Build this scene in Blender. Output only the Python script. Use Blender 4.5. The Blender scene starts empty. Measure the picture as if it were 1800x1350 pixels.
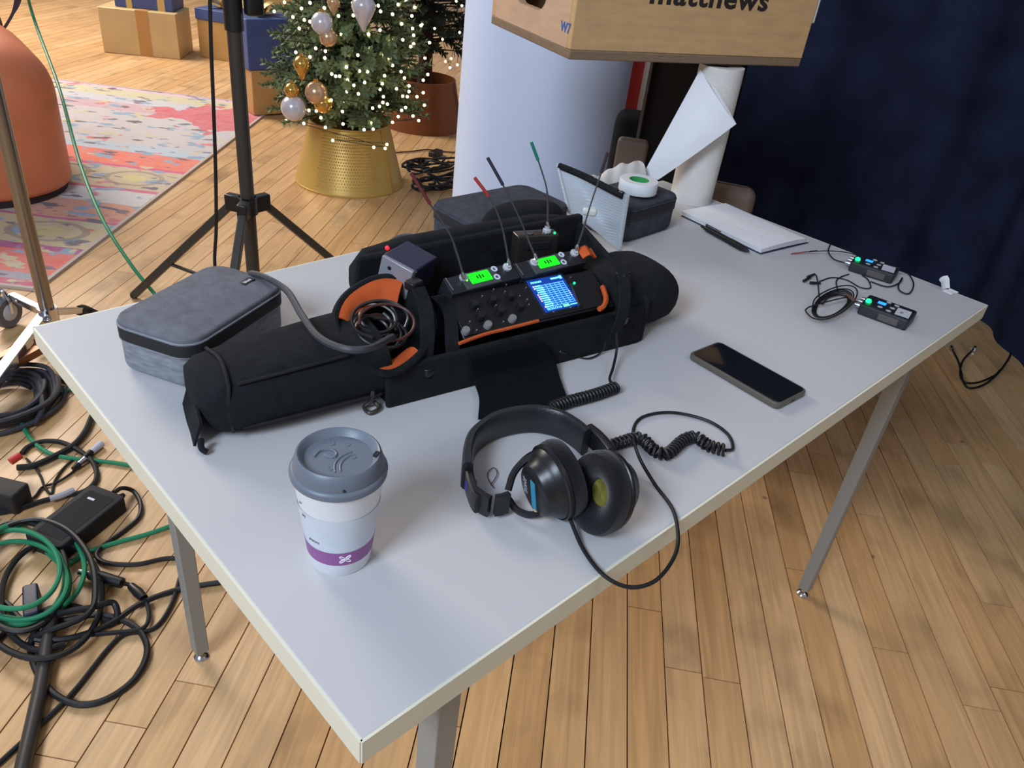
import bpy, bmesh, math, random
from mathutils import Matrix, Vector
random.seed(7)
sc = bpy.context.scene
COL = sc.collection
PI = math.pi
# ------------------------------------------------------------------ camera
TL, TW, TH = 1.43, 0.789, 0.745          # table length, width, height (m)
RW = Matrix(((0.724152, -0.302689, 0.619663), (-0.681109, -0.454795, 0.573805), (0.108135, -0.83758, -0.535505)))
CAM = Vector((-0.20613, -0.30185, 1.31809))
FPX = 1361.62
cd = bpy.data.cameras.new('camera'); cam = bpy.data.objects.new('camera', cd); COL.objects.link(cam)
cd.sensor_width = 36.0; cd.lens = 36.0 * FPX / 1800.0; cd.clip_start = 0.02; cd.clip_end = 100
cm = Matrix.Identity(4)
for i in range(3):
    cm[i][0] = RW[i][0]; cm[i][1] = -RW[i][1]; cm[i][2] = -RW[i][2]; cm[i][3] = CAM[i]
cam.matrix_world = cm
sc.camera = cam
# ------------------------------------------------------------------ world and lights
sc.view_settings.view_transform = 'Standard'; sc.view_settings.look = 'None'
sc.view_settings.gamma = 1.0; sc.view_settings.use_curve_mapping = False
sc.view_settings.exposure = 0.0
w = bpy.data.worlds.new('world'); sc.world = w; w.use_nodes = True
w.node_tree.nodes['Background'].inputs[0].default_value = (0.84, 0.88, 1.0, 1)
w.node_tree.nodes['Background'].inputs[1].default_value = 0.30
def area(name, loc, target, size, power, color, shape='SQUARE'):
    l = bpy.data.lights.new(name, 'AREA'); l.energy = power; l.color = color; l.size = size; l.shape = shape
    o = bpy.data.objects.new(name, l); COL.objects.link(o); o.location = loc
    o.rotation_euler = (Vector(target) - Vector(loc)).to_track_quat('-Z', 'Y').to_euler()
    return o
area('studio_key_lamp', (-2.5, -0.35, 3.0), (0.7, 0.7, 0.6), 1.2, 128, (0.69, 0.83, 1.0))
area('stage_lamp', (0.4, 7.0, 3.8), (1.1, 4.9, 0.0), 2.4, 340, (1.0, 0.90, 0.78))
area('floor_fill_light', (1.3, -1.8, 3.0), (1.2, 0.0, 0.0), 1.2, 8, (1.0, 0.85, 0.68))  # unseen warm fill that brightens the floor on the right
# ------------------------------------------------------------------ pixel helpers (pixels of the 1800x1350 photo)
def ray(u, v): return RW @ Vector(((u - 900) / FPX, (v - 675) / FPX, 1.0))
def P(u, v, z=TH):
    r = ray(u, v); return CAM + r * ((z - CAM.z) / r.z)
def onplane(u, v, p0, n):
    r = ray(u, v); return CAM + r * ((Vector(p0) - CAM).dot(n) / r.dot(n))
def facing(u, v, base):
    "point seen at (u, v) in the upright plane through base that faces the camera"
    n = Vector((base[0] - CAM.x, base[1] - CAM.y, 0)).normalized()
    return onplane(u, v, base, n)
def project(p):
    c = RW.transposed() @ (Vector(p) - CAM)
    if c.z < 0.05: return (-9999, -9999)
    return (900 + FPX * c.x / c.z, 675 + FPX * c.y / c.z)
def T(*a): return Matrix.Translation(Vector(a))
def RZ(d): return Matrix.Rotation(math.radians(d), 4, 'Z')
def RX(d): return Matrix.Rotation(math.radians(d), 4, 'X')
def RY(d): return Matrix.Rotation(math.radians(d), 4, 'Y')
def frame(o, x, z):
    "matrix with origin o, local X along x, local Z close to z"
    x = Vector(x).normalized(); z = Vector(z); y = z.cross(x).normalized(); z = x.cross(y)
    m = Matrix.Identity(4)
    for i in range(3): m[i][0] = x[i]; m[i][1] = y[i]; m[i][2] = z[i]; m[i][3] = o[i]
    return m
def zframe(o, z, xh=(0.3, 0.9, 0.1)):
    z = Vector(z).normalized(); x = Vector(xh); x = (x - z * x.dot(z)).normalized(); y = z.cross(x)
    m = Matrix.Identity(4)
    for i in range(3): m[i][0] = x[i]; m[i][1] = y[i]; m[i][2] = z[i]; m[i][3] = o[i]
    return m
# ------------------------------------------------------------------ materials
def lin(c):
    r = []
    for x in c:
        x /= 255.0; r.append(x / 12.92 if x <= 0.04045 else ((x + 0.055) / 1.055) ** 2.4)
    return r
MATS = {}
def mat(name, rgb, rough=0.5, metal=0.0, var=0.0, vscale=25.0, bump=0.0, bscale=250.0, emit=0.0, alpha=1.0, spec=0.5, stretch=None, sheen=0.0, coat=0.0, trans=0.0):
    if name in MATS: return MATS[name]
    m = bpy.data.materials.new(name); m.use_nodes = True; MATS[name] = m
    nt = m.node_tree; b = nt.nodes['Principled BSDF']; L = nt.links
    c = lin(rgb) + [1]
    b.inputs['Base Color'].default_value = c; b.inputs['Roughness'].default_value = rough
    b.inputs['Metallic'].default_value = metal; b.inputs['Alpha'].default_value = alpha
    b.inputs['Specular IOR Level'].default_value = spec
    if sheen: b.inputs['Sheen Weight'].default_value = sheen
    if coat: b.inputs['Coat Weight'].default_value = coat
    if trans: b.inputs['Transmission Weight'].default_value = trans
    if emit:
        b.inputs['Emission Color'].default_value = c; b.inputs['Emission Strength'].default_value = emit
    if var or bump:
        tc = nt.nodes.new('ShaderNodeTexCoord'); src = tc.outputs['Object']
        if stretch:
            mp = nt.nodes.new('ShaderNodeMapping'); mp.inputs['Scale'].default_value = stretch
            L.new(src, mp.inputs['Vector']); src = mp.outputs['Vector']
    if var:
        n = nt.nodes.new('ShaderNodeTexNoise'); n.inputs['Scale'].default_value = vscale; n.inputs['Detail'].default_value = 4
        L.new(src, n.inputs['Vector'])
        mr = nt.nodes.new('ShaderNodeMapRange'); mr.inputs['From Min'].default_value = 0.3; mr.inputs['From Max'].default_value = 0.7
        mr.inputs['To Min'].default_value = 1 - var; mr.inputs['To Max'].default_value = 1 + var
        L.new(n.outputs['Fac'], mr.inputs['Value'])
        mx = nt.nodes.new('ShaderNodeMix'); mx.data_type = 'RGBA'; mx.blend_type = 'MULTIPLY'; mx.inputs[0].default_value = 1.0
        mx.inputs['A'].default_value = c; L.new(mr.outputs['Result'], mx.inputs['B'])
        L.new(mx.outputs['Result'], b.inputs['Base Color'])
    if bump:
        n2 = nt.nodes.new('ShaderNodeTexNoise'); n2.inputs['Scale'].default_value = bscale; L.new(src, n2.inputs['Vector'])
        bp = nt.nodes.new('ShaderNodeBump'); bp.inputs['Strength'].default_value = bump; bp.inputs['Distance'].default_value = 0.002
        L.new(n2.outputs['Fac'], bp.inputs['Height']); L.new(bp.outputs['Normal'], b.inputs['Normal'])
    return m
def wood_mat():
    m = bpy.data.materials.new('maple_plank'); m.use_nodes = True; nt = m.node_tree; L = nt.links; N = nt.nodes
    b = N['Principled BSDF']; b.inputs['Roughness'].default_value = 0.42
    geo = N.new('ShaderNodeNewGeometry'); oi = N.new('ShaderNodeObjectInfo')
    add = N.new('ShaderNodeMath'); add.operation = 'ADD'; L.new(oi.outputs['Random'], add.inputs[0]); L.new(geo.outputs['Random Per Island'], add.inputs[1])
    fr = N.new('ShaderNodeMath'); fr.operation = 'FRACT'; L.new(add.outputs[0], fr.inputs[0])
    vr = N.new('ShaderNodeVectorRotate'); vr.rotation_type = 'Z_AXIS'; vr.inputs['Angle'].default_value = -math.radians(39.5)
    L.new(geo.outputs['Position'], vr.inputs['Vector'])
    off = N.new('ShaderNodeVectorMath'); off.operation = 'MULTIPLY_ADD'
    L.new(fr.outputs[0], off.inputs[0]); off.inputs[1].default_value = (37, 91, 13); L.new(vr.outputs['Vector'], off.inputs[2])
    mp = N.new('ShaderNodeMapping'); mp.inputs['Scale'].default_value = (2.2, 38, 1); L.new(off.outputs[0], mp.inputs['Vector'])
    n1 = N.new('ShaderNodeTexNoise'); n1.inputs['Scale'].default_value = 1.6; n1.inputs['Detail'].default_value = 6; n1.inputs['Distortion'].default_value = 1.0
    L.new(mp.outputs['Vector'], n1.inputs['Vector'])
    n2 = N.new('ShaderNodeTexNoise'); n2.inputs['Scale'].default_value = 4.5; n2.inputs['Detail'].default_value = 5; L.new(off.outputs[0], n2.inputs['Vector'])
    tone = N.new('ShaderNodeValToRGB'); cr = tone.color_ramp
    cr.elements[0].position = 0.0; cr.elements[0].color = lin((200, 154, 102)) + [1]
    cr.elements[1].position = 1.0; cr.elements[1].color = lin((214, 172, 122)) + [1]
    e = cr.elements.new(0.3); e.color = lin((222, 182, 134)) + [1]
    e = cr.elements.new(0.6); e.color = lin((208, 162, 110)) + [1]
    L.new(fr.outputs[0], tone.inputs['Fac'])
    g = N.new('ShaderNodeMapRange'); g.inputs['From Min'].default_value = 0.25; g.inputs['From Max'].default_value = 0.75; g.inputs['To Min'].default_value = 0.74; g.inputs['To Max'].default_value = 1.12
    L.new(n1.outputs['Fac'], g.inputs['Value'])
    st = N.new('ShaderNodeMapRange'); st.inputs['From Min'].default_value = 0.54; st.inputs['From Max'].default_value = 0.80; st.inputs['To Min'].default_value = 1.0; st.inputs['To Max'].default_value = 0.52
    L.new(n2.outputs['Fac'], st.inputs['Value'])
    mul = N.new('ShaderNodeMath'); mul.operation = 'MULTIPLY'; L.new(g.outputs[0], mul.inputs[0]); L.new(st.outputs[0], mul.inputs[1])
    mx = N.new('ShaderNodeMix'); mx.data_type = 'RGBA'; mx.blend_type = 'MULTIPLY'; mx.inputs[0].default_value = 1
    L.new(tone.outputs['Color'], mx.inputs['A']); L.new(mul.outputs[0], mx.inputs['B'])
    # small dark knots and nicks
    vo = N.new('ShaderNodeTexVoronoi'); vo.inputs['Scale'].default_value = 7.0; L.new(off.outputs[0], vo.inputs['Vector'])
    kn = N.new('ShaderNodeMapRange'); kn.inputs['From Min'].default_value = 0.03; kn.inputs['From Max'].default_value = 0.07; kn.inputs['To Min'].default_value = 0.45; kn.inputs['To Max'].default_value = 1.0
    L.new(vo.outputs['Distance'], kn.inputs['Value'])
    mx2 = N.new('ShaderNodeMix'); mx2.data_type = 'RGBA'; mx2.blend_type = 'MULTIPLY'; mx2.inputs[0].default_value = 1
    L.new(mx.outputs['Result'], mx2.inputs['A']); L.new(kn.outputs[0], mx2.inputs['B'])
    L.new(mx2.outputs['Result'], b.inputs['Base Color'])
    bp = N.new('ShaderNodeBump'); bp.inputs['Strength'].default_value = 0.15; bp.inputs['Distance'].default_value = 0.001
    L.new(n1.outputs['Fac'], bp.inputs['Height']); L.new(bp.outputs['Normal'], b.inputs['Normal'])
    return m
# ------------------------------------------------------------------ geometry
def cr(pts, k=8, closed=False):
    "Catmull-Rom samples through pts"
    pts = [Vector(p) for p in pts]; n = len(pts)
    if n < 3: return pts
    out = []
    for i in range(n if closed else n - 1):
        p0 = pts[(i - 1) % n] if closed or i > 0 else pts[0] * 2 - pts[1]
        p1 = pts[i]; p2 = pts[(i + 1) % n]
        p3 = pts[(i + 2) % n] if closed or i + 2 < n else pts[-1] * 2 - pts[-2]
        for j in range(k):
            t = j / k
            out.append(0.5 * ((2 * p1) + (p2 - p0) * t + (2 * p0 - 5 * p1 + 4 * p2 - p3) * t * t + (3 * p1 - p0 - 3 * p2 + p3) * t ** 3))
    if not closed: out.append(pts[-1])
    return out
def rrect(w, d, r, n=5):
    r = min(r, w / 2 - 1e-5, d / 2 - 1e-5); o = []
    for cx, cy, a in ((w / 2 - r, d / 2 - r, 0), (-w / 2 + r, d / 2 - r, 90), (-w / 2 + r, -d / 2 + r, 180), (w / 2 - r, -d / 2 + r, 270)):
        for i in range(n + 1):
            t = math.radians(a + 90 * i / n); o.append((cx + r * math.cos(t), cy + r * math.sin(t)))
    return o
class G:
    def __init__(s): s.v = []; s.f = []
    def add(s, vs, fs, M=None):
        b = len(s.v)
        s.v += [(M @ Vector(v)) if M is not None else Vector(v) for v in vs]
        s.f += [tuple(b + i for i in f) for f in fs]; return s
    def box(s, c, size, M=None):
        x, y, z = [q / 2 for q in size]; c = Vector(c)
        vs = [c + Vector((a * x, b * y, d * z)) for d in (-1, 1) for b in (-1, 1) for a in (-1, 1)]
        return s.add(vs, [(0, 2, 3, 1), (4, 5, 7, 6), (0, 1, 5, 4), (2, 6, 7, 3), (0, 4, 6, 2), (1, 3, 7, 5)], M)
    def hexa(s, bot, top):
        vs = list(bot) + list(top)
        return s.add(vs, [(3, 2, 1, 0), (4, 5, 6, 7)] + [(i, (i + 1) % 4, 4 + (i + 1) % 4, 4 + i) for i in range(4)])
    def loops(s, loops, M=None, cap0=True, cap1=True, closed=True):
        n = len(loops[0]); vs = [p for l in loops for p in l]; fs = []
        for i in range(len(loops) - 1):
            for j in range(n if closed else n - 1):
                k = (j + 1) % n
                fs.append((i * n + j, i * n + k, (i + 1) * n + k, (i + 1) * n + j))
        if cap0: fs.append(tuple(range(n - 1, -1, -1)))
        if cap1: fs.append(tuple((len(loops) - 1) * n + j for j in range(n)))
        return s.add(vs, fs, M)
    def lathe(s, prof, M=None, n=32, sx=1.0, sy=1.0, cap0=True, cap1=True):
        return s.loops([[(r * sx * math.cos(2 * PI * j / n), r * sy * math.sin(2 * PI * j / n), z) for j in range(n)] for r, z in prof], M, cap0, cap1)
    def cyl(s, r, z0, z1, M=None, n=24): return s.lathe([(r, z0), (r, z1)], M, n)
    def ball(s, c, r, n=16, sc=(1, 1, 1)):
        prof = [(max(r * math.sin(PI * i / 10), 1e-5), -r * math.cos(PI * i / 10)) for i in range(11)]
        return s.lathe(prof, T(*c) @ Matrix.Diagonal((*sc, 1)), n)
    def prism(s, poly, z0, z1, M=None):
        return s.loops([[(x, y, z0) for x, y in poly], [(x, y, z1) for x, y in poly]], M)
    def rbox(s, w, d, z0, z1, r, et=0.0, eb=0.0, M=None, n=5, k=4, dome=0.0):
        ls = []
        if eb > 0:
            for i in range(k):
                a = PI / 2 * i / k; ins = eb * (1 - math.sin(a)); z = z0 + eb * (1 - math.cos(a)); ls.append((ins, z))
        ls.append((0, z0 + eb)); ls.append((0, z1 - et))
        if et > 0:
            for i in range(1, k + 1):
                a = PI / 2 * i / k; ls.append((et * (1 - math.cos(a)), z1 - et + et * math.sin(a)))
        loops = [[(x, y, z) for x, y in rrect(w - 2 * i, d - 2 * i, max(r - i, 0.0008), n)] for i, z in ls]
        if dome:
            i0 = ls[-1][0]
            for q in (0.25, 0.5, 0.75, 0.92):
                i = i0 + (min(w, d) / 2 - i0) * q
                loops.append([(x, y, ls[-1][1] + dome * (1 - (1 - q) ** 2)) for x, y in rrect(w - 2 * i, d - 2 * i, max(r - i, 0.0008), n)])
        return s.loops(loops, M)
    def tube(s, pts, r, n=8, closed=False):
        pts = [Vector(p) for p in pts]; m = len(pts); rs = r if isinstance(r, (list, tuple)) else [r] * m
        loops = []; up = None
        for i, p in enumerate(pts):
            t = (pts[(i + 1) % m] - pts[i - 1]) if closed else (pts[min(i + 1, m - 1)] - pts[max(i - 1, 0)])
            t = t.normalized() if t.length > 1e-9 else Vector((0, 0, 1))
            if up is None:
                up = Vector((0, 0, 1)) if abs(t.z) < 0.9 else Vector((1, 0, 0))
            up = (up - t * up.dot(t)); up = up.normalized() if up.length > 1e-6 else t.orthogonal().normalized()
            sd = t.cross(up)
            loops.append([p + (up * math.cos(2 * PI * j / n) + sd * math.sin(2 * PI * j / n)) * rs[i] for j in range(n)])
        if closed: loops.append(loops[0])
        return s.loops(loops, None, not closed, not closed)
    def sheet(s, fn, nu, nv, thick=0.0):
        "grid surface fn(a, b) with a, b in 0..1, given a thickness along its normals"
        p = [[Vector(fn(i / nu, j / nv)) for j in range(nv + 1)] for i in range(nu + 1)]
        idx = lambda i, j: i * (nv + 1) + j
        vs = [p[i][j] for i in range(nu + 1) for j in range(nv + 1)]
        fs = [(idx(i, j), idx(i + 1, j), idx(i + 1, j + 1), idx(i, j + 1)) for i in range(nu) for j in range(nv)]
        if thick:
            n0 = len(vs); off = []
            for i in range(nu + 1):
                for j in range(nv + 1):
                    a = p[min(i + 1, nu)][j] - p[max(i - 1, 0)][j]; b = p[i][min(j + 1, nv)] - p[i][max(j - 1, 0)]
                    n = a.cross(b); n = n.normalized() if n.length > 1e-12 else Vector((0, 0, 1))
                    off.append(p[i][j] - n * thick)
            vs += off
            fs += [tuple(n0 + q for q in reversed(f)) for f in fs[:nu * nv]]
            ring = [idx(i, 0) for i in range(nu)] + [idx(nu, j) for j in range(nv)] + [idx(i, nv) for i in range(nu, 0, -1)] + [idx(0, j) for j in range(nv, 0, -1)]
            for a, b in zip(ring, ring[1:] + ring[:1]): fs.append((b, a, n0 + a, n0 + b))
        return s.add(vs, fs)
ROOT = {}
def build(g, name, m, parent=None, smooth=True, world=False, bevel=0.0, label=None, angle=40, kind=None):
    me = bpy.data.meshes.new(name)
    vs = g.v
    if parent is not None:
        ROOT_M = ROOT.get(parent.name, Matrix.Identity(4))
        if world:
            inv = ROOT_M.inverted(); vs = [inv @ v for v in vs]
    me.from_pydata([tuple(v) for v in vs], [], g.f); me.update()
    if smooth:
        me.polygons.foreach_set('use_smooth', [True] * len(me.polygons)); me.set_sharp_from_angle(angle=math.radians(angle))
    me.materials.append(m)
    o = bpy.data.objects.new(name, me); COL.objects.link(o)
    if parent is not None:
        o.parent = parent; ROOT[o.name] = ROOT_M
    if bevel:
        bv = o.modifiers.new('bevel', 'BEVEL'); bv.width = bevel; bv.segments = 2; bv.limit_method = 'ANGLE'; bv.angle_limit = math.radians(35)
    if label: o['label'] = label
    if kind: o['kind'] = kind
    return o
def tag(o, label, cat, group=None):
    o['label'] = label; o['category'] = cat
    if group: o['group'] = group
    return o
def thing(name, label, cat, M=None, group=None):
    o = bpy.data.objects.new(name, None); COL.objects.link(o); o.empty_display_size = 0.05
    M = M if M is not None else Matrix.Identity(4)
    o.matrix_world = M; ROOT[o.name] = M.copy()
    return tag(o, label, cat, group)
def single(g, name, m, label, cat, M=None, group=None, **k):
    "a thing made of one mesh; g is in world space when M is None (the origin then goes to the middle of its base)"
    if M is None:
        xs = [v.x for v in g.v]; ys = [v.y for v in g.v]; zs = [v.z for v in g.v]
        o = Vector(((min(xs) + max(xs)) / 2, (min(ys) + max(ys)) / 2, min(zs)))
        g.v = [v - o for v in g.v]; M = T(*o)
    ob = build(g, name, m, **k); ob.matrix_world = M; ROOT[ob.name] = M.copy()
    return tag(ob, label, cat, group)
def struct(g, name, m, **k):
    o = build(g, name, m, **k); o['kind'] = 'structure'; return o
def text_geo(body, size, M, extrude=0.0004, bold=0.0, align='CENTER', space=1.0):
    c = bpy.data.curves.new('lettering', 'FONT'); c.body = body; c.size = size; c.extrude = extrude; c.offset = bold
    c.space_character = space; c.align_x = align; c.align_y = 'CENTER'; c.resolution_u = 3
    o = bpy.data.objects.new('lettering_tmp', c); COL.objects.link(o)
    bpy.context.view_layer.update()
    dg = bpy.context.evaluated_depsgraph_get(); me = o.evaluated_get(dg).to_mesh()
    g = G(); g.add([v.co.copy() for v in me.vertices], [tuple(p.vertices) for p in me.polygons], M)
    o.evaluated_get(dg).to_mesh_clear(); bpy.data.objects.remove(o); bpy.data.curves.remove(c)
    return g
def pxpath(pts, z):
    return [P(p[0], p[1], p[2] if len(p) > 2 else z) for p in pts]
# shared materials
black_fabric = mat('black_fabric', (26, 28, 31), 0.92, var=0.25, vscale=60, bump=0.5, bscale=900, spec=0.2)
black_rubber = mat('black_rubber', (24, 24, 27), 0.5, spec=0.4)
black_plastic = mat('black_plastic', (22, 22, 25), 0.38)
black_metal = mat('black_metal', (62, 58, 54), 0.42, metal=0.2)
chrome = mat('chrome', (205, 205, 210), 0.16, metal=1.0)
steel = mat('steel', (170, 170, 172), 0.35, metal=1.0)
white_paper = mat('white_paper', (232, 232, 236), 0.85, var=0.03, vscale=20)
# ================================================================== the setting
# floor: a dark sub-floor with maple strips laid on it
sub = G(); sub.box((2.5, 3.5, -0.03), (16, 16, 0.02))
floor = struct(sub, 'floor', mat('subfloor', (30, 20, 12), 0.95))
PA = math.radians(39.5); PW = 0.078
du = Vector((math.cos(PA), math.sin(PA), 0)); dv = Vector((-math.sin(PA), math.cos(PA), 0))
WOOD = wood_mat()
CS = Vector((3.155, 0.21, 0)); CDIR = Vector((0.811, 0.585, 0)).normalized(); CN = Vector((CDIR.y, -CDIR.x, 0))   # curtain line
pg = G(); pg.box((0, 0, -0.009), (1, 1, 0.018)); plank_me = None
planks = []
rp = random.Random(3)
tri = [(58, 574), (635, 1303), (1736, 536), (1165, 317)]
def inquad(p, q):
    s = None
    for i in range(4):
        a, b = q[i], q[(i + 1) % 4]
        c = (b[0] - a[0]) * (p[1] - a[1]) - (b[1] - a[1]) * (p[0] - a[0])
        if s is None: s = c > 0
        elif (c > 0) != s: return False
    return True
for k in range(-80, 125):
    t = k * PW
    s = -3.0 - rp.random() * 1.2
    while s < 13:
        ln = rp.uniform(0.55, 1.5)
        score = 0.0; inside = False
        for q in range(9):
            w_ = du * (s + ln * (q + 0.5) / 9) + dv * t
            if -2.5 < w_.x < 6.6 and -2.0 < w_.y < 10.9: inside = True
            if (w_ - CS).dot(CN) > 0.12 or ((w_.x - 3.34) * 0.865 + (w_.y - 0.35) * 0.5 > 0.1 and w_.y < 2.6): continue
            u, v = project(w_)
            if 0 < u < 1800 and 0 < v < 1350 and not inquad((u, v), tri):
                d = (w_ - CAM).length; score += ln / 9 / d ** 2.2
        if inside: planks.append((score, s, ln, t))
        s += ln
planks.sort(reverse=True)
first = build(pg, 'plank', WOOD, floor, smooth=False)
rest = G()
for i, (scq, s, ln, t) in enumerate(planks):
    c = du * (s + ln / 2) + dv * t
    M = T(c.x, c.y, 0) @ Matrix.Rotation(PA, 4, 'Z') @ Matrix.Diagonal((ln - 0.0022, PW - 0.0026, 1, 1))
    if i < 296:
        o = first if i == 0 else first.copy()
        if i: COL.objects.link(o); o.parent = floor
        o.matrix_world = M @ T(0, 0, -rp.random() * 0.0006)
    else:
        rest.box((0, 0, -0.009), (1, 1, 0.018), M)
build(rest, 'far_planking', WOOD, floor, smooth=False, kind='stuff')

# dark drape on the right
HEM = cr([(1.75, -0.85, 0), (2.45, -0.30, 0), (2.95, 0.063, 0), (3.34, 0.345, 0), (3.42, 0.62, 0), (3.22, 0.95, 0), (2.90, 1.30, 0), (2.62, 1.62, 0), (2.50, 1.80, 0)], 40)
def drape(a, b):
    i = min(a * (len(HEM) - 1), len(HEM) - 1.001); k = int(i); q = i - k
    p = HEM[k].lerp(HEM[k + 1], q); tn = (HEM[min(k + 2, len(HEM) - 1)] - HEM[max(k - 1, 0)]).normalized()
    n = Vector((tn.y, -tn.x, 0)); s = a * 4.6
    fold = 0.030 * math.sin(s * 7.0 + 1.3 * math.sin(s * 2.1)) + 0.014 * math.sin(s * 19 + 2 * math.sin(s * 1.3))
    p = p + n * (0.03 + fold * (0.6 + 0.4 * (1 - b)))
    return (p.x, p.y, 0.001 + b * 3.0)
g = G(); g.sheet(drape, 420, 6, 0.004)
struct(g, 'wall_right_drape', mat('navy_drape', (38, 44, 66), 0.95, var=0.3, vscale=6, bump=0.3, bscale=500, spec=0.1))
bpy.data.objects['wall_right_drape']['label'] = 'heavy dark navy drape hanging to the floor'

# plain wall closing the far end of the room
g = G(); g.box((2.0, 11.05, 1.6), (9.6, 0.12, 3.2)); struct(g, 'wall_back', mat('wall_paint', (196, 190, 182), 0.8))
# round white column
a_, b_ = ray(805, 200), ray(1097, 200)
ta, tb = math.atan2(a_.y, a_.x), math.atan2(b_.y, b_.x); hf = (ta - tb) / 2; mm = (ta + tb) / 2; CD_ = 3.0
colc = Vector((CAM.x + CD_ * math.cos(mm), CAM.y + CD_ * math.sin(mm), 0)); colr = CD_ * math.sin(hf)
g = G(); g.lathe([(colr, 0.0), (colr, 3.3)], T(*colc), 96)
o = struct(g, 'wall_column', mat('cool_lit_column_paint', (210, 225, 253), 0.55, var=0.015, vscale=5)); o['label'] = 'round white painted column'  # white column; the cool light on it is tinted into the paint

# ------------------------------------------------------------------ rug
K = Vector((2.28, 4.32, 0)); e1 = Vector((-0.717, -0.697, 0)).normalized()
RL, RWID = 2.69, 2.9
def rug_material():
    m = bpy.data.materials.new('rug_weave'); m.use_nodes = True; nt = m.node_tree; N = nt.nodes; L = nt.links
    b = N['Principled BSDF']; b.inputs['Roughness'].default_value = 0.95; b.inputs['Specular IOR Level'].default_value = 0.1
    tc = N.new('ShaderNodeTexCoord'); sep = N.new('ShaderNodeSeparateXYZ'); L.new(tc.outputs['Object'], sep.inputs[0])
    nz = N.new('ShaderNodeTexNoise'); nz.inputs['Scale'].default_value = 9; L.new(tc.outputs['Object'], nz.inputs['Vector'])
    wob = N.new('ShaderNodeMath'); wob.operation = 'MULTIPLY_ADD'; L.new(nz.outputs['Fac'], wob.inputs[0]); wob.inputs[1].default_value = 0.03; L.new(sep.outputs['X'], wob.inputs[2])
    dv_ = N.new('ShaderNodeMath'); dv_.operation = 'DIVIDE'; L.new(wob.outputs[0], dv_.inputs[0]); dv_.inputs[1].default_value = RL
    ramp = N.new('ShaderNodeValToRGB'); ramp.color_ramp.interpolation = 'CONSTANT'
    def aof(u, v): return max(0.0, (P(u, v, 0) - K).dot(e1)) / RL
    bands = [((498, 219), (196, 160, 168)), ((470, 228), (192, 186, 188)), ((395, 278), (176, 192, 206)), ((378, 289), (226, 116, 92)), ((352, 310), (206, 80, 120)),
             ((347, 314), (196, 180, 146)), ((310, 346), (206, 100, 130)), ((303, 350), (206, 202, 200)), ((272, 372), (214, 150, 122)), ((228, 400), (190, 80, 130)),
             ((222, 404), (198, 178, 134)), ((160, 447), (168, 70, 122)), ((148, 455), (222, 104, 88)), ((112, 480), (222, 116, 100)), ((98, 490), (160, 156, 164)), ((82, 502), (200, 80, 110)), ((70, 512), (120, 104, 118))]
    els = ramp.color_ramp.elements
    els[0].position = 0; els[0].color = lin((210, 178, 188)) + [1]
    els[1].position = 0.03; els[1].color = lin((196, 188, 150)) + [1]
    for (px_, c) in bands:
        e = els.new(min(0.999, aof(*px_))); e.color = lin(c) + [1]
    e = els.new(0.085); e.color = lin((190, 190, 196)) + [1]
    L.new(dv_.outputs[0], ramp.inputs['Fac'])
    # worn motifs: blots of red, blue and plum on top of the bands
    def blots(scale, lo, hi, col, prev, stretch, seed):
        mp = N.new('ShaderNodeMapping'); mp.inputs['Scale'].default_value = stretch; mp.inputs['Location'].default_value = (seed, seed * 2, 0); L.new(tc.outputs['Object'], mp.inputs['Vector'])
        n = N.new('ShaderNodeTexNoise'); n.inputs['Scale'].default_value = scale; n.inputs['Detail'].default_value = 3; L.new(mp.outputs['Vector'], n.inputs['Vector'])
        r = N.new('ShaderNodeMapRange'); r.inputs['From Min'].default_value = lo; r.inputs['From Max'].default_value = hi; L.new(n.outputs['Fac'], r.inputs['Value'])
        mx = N.new('ShaderNodeMix'); mx.data_type = 'RGBA'; L.new(r.outputs[0], mx.inputs[0]); L.new(prev, mx.inputs['A']); mx.inputs['B'].default_value = lin(col) + [1]
        return mx.outputs['Result']
    c = blots(10, 0.65, 0.68, (206, 112, 116), ramp.outputs['Color'], (1, 0.6, 1), 3.0)
    c = blots(13, 0.59, 0.63, (132, 160, 184), c, (1, 0.6, 1), 11.0)
    c = blots(15, 0.60, 0.64, (104, 90, 104), c, (1.3, 0.5, 1), 23.0)
    c = blots(12, 0.62, 0.66, (200, 186, 150), c, (1, 0.6, 1), 41.0)
    # rows of ovals in the tan bands
    def mth(op, x, y=None):
        n = N.new('ShaderNodeMath'); n.operation = op
        for i, q in enumerate((x, y)):
            if q is None: continue
            if isinstance(q, (int, float)): n.inputs[i].default_value = q
            else: L.new(q, n.inputs[i])
        return n.outputs[0]
    for (ua_, ub_, per) in (((347, 314), (310, 346), 0.34), ((222, 404), (160, 447), 0.40)):
        a0, a1 = aof(*ua_) * RL, aof(*ub_) * RL; mid, hw = (a0 + a1) / 2, abs(a1 - a0) / 2 * 0.82
        fx = mth('SUBTRACT', mth('FRACT', mth('DIVIDE', mth('ADD', sep.outputs['Y'], 0.02), per)), 0.5)
        ex = mth('DIVIDE', mth('SUBTRACT', wob.outputs[0], mid), hw); ey = mth('DIVIDE', fx, 0.42)
        d = mth('SQRT', mth('ADD', mth('MULTIPLY', ex, ex), mth('MULTIPLY', ey, ey)))
        ringm = mth('MULTIPLY', mth('LESS_THAN', mth('ABSOLUTE', mth('SUBTRACT', d, 0.85)), 0.09), 0.7)
        core = mth('MULTIPLY', mth('LESS_THAN', d, 0.38), 0.6)
        for fac, col in ((ringm, (140, 124, 108)), (core, (214, 200, 120))):
            mx = N.new('ShaderNodeMix'); mx.data_type = 'RGBA'; L.new(fac, mx.inputs[0]); L.new(c, mx.inputs['A']); mx.inputs['B'].default_value = lin(col) + [1]; c = mx.outputs['Result']
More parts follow.
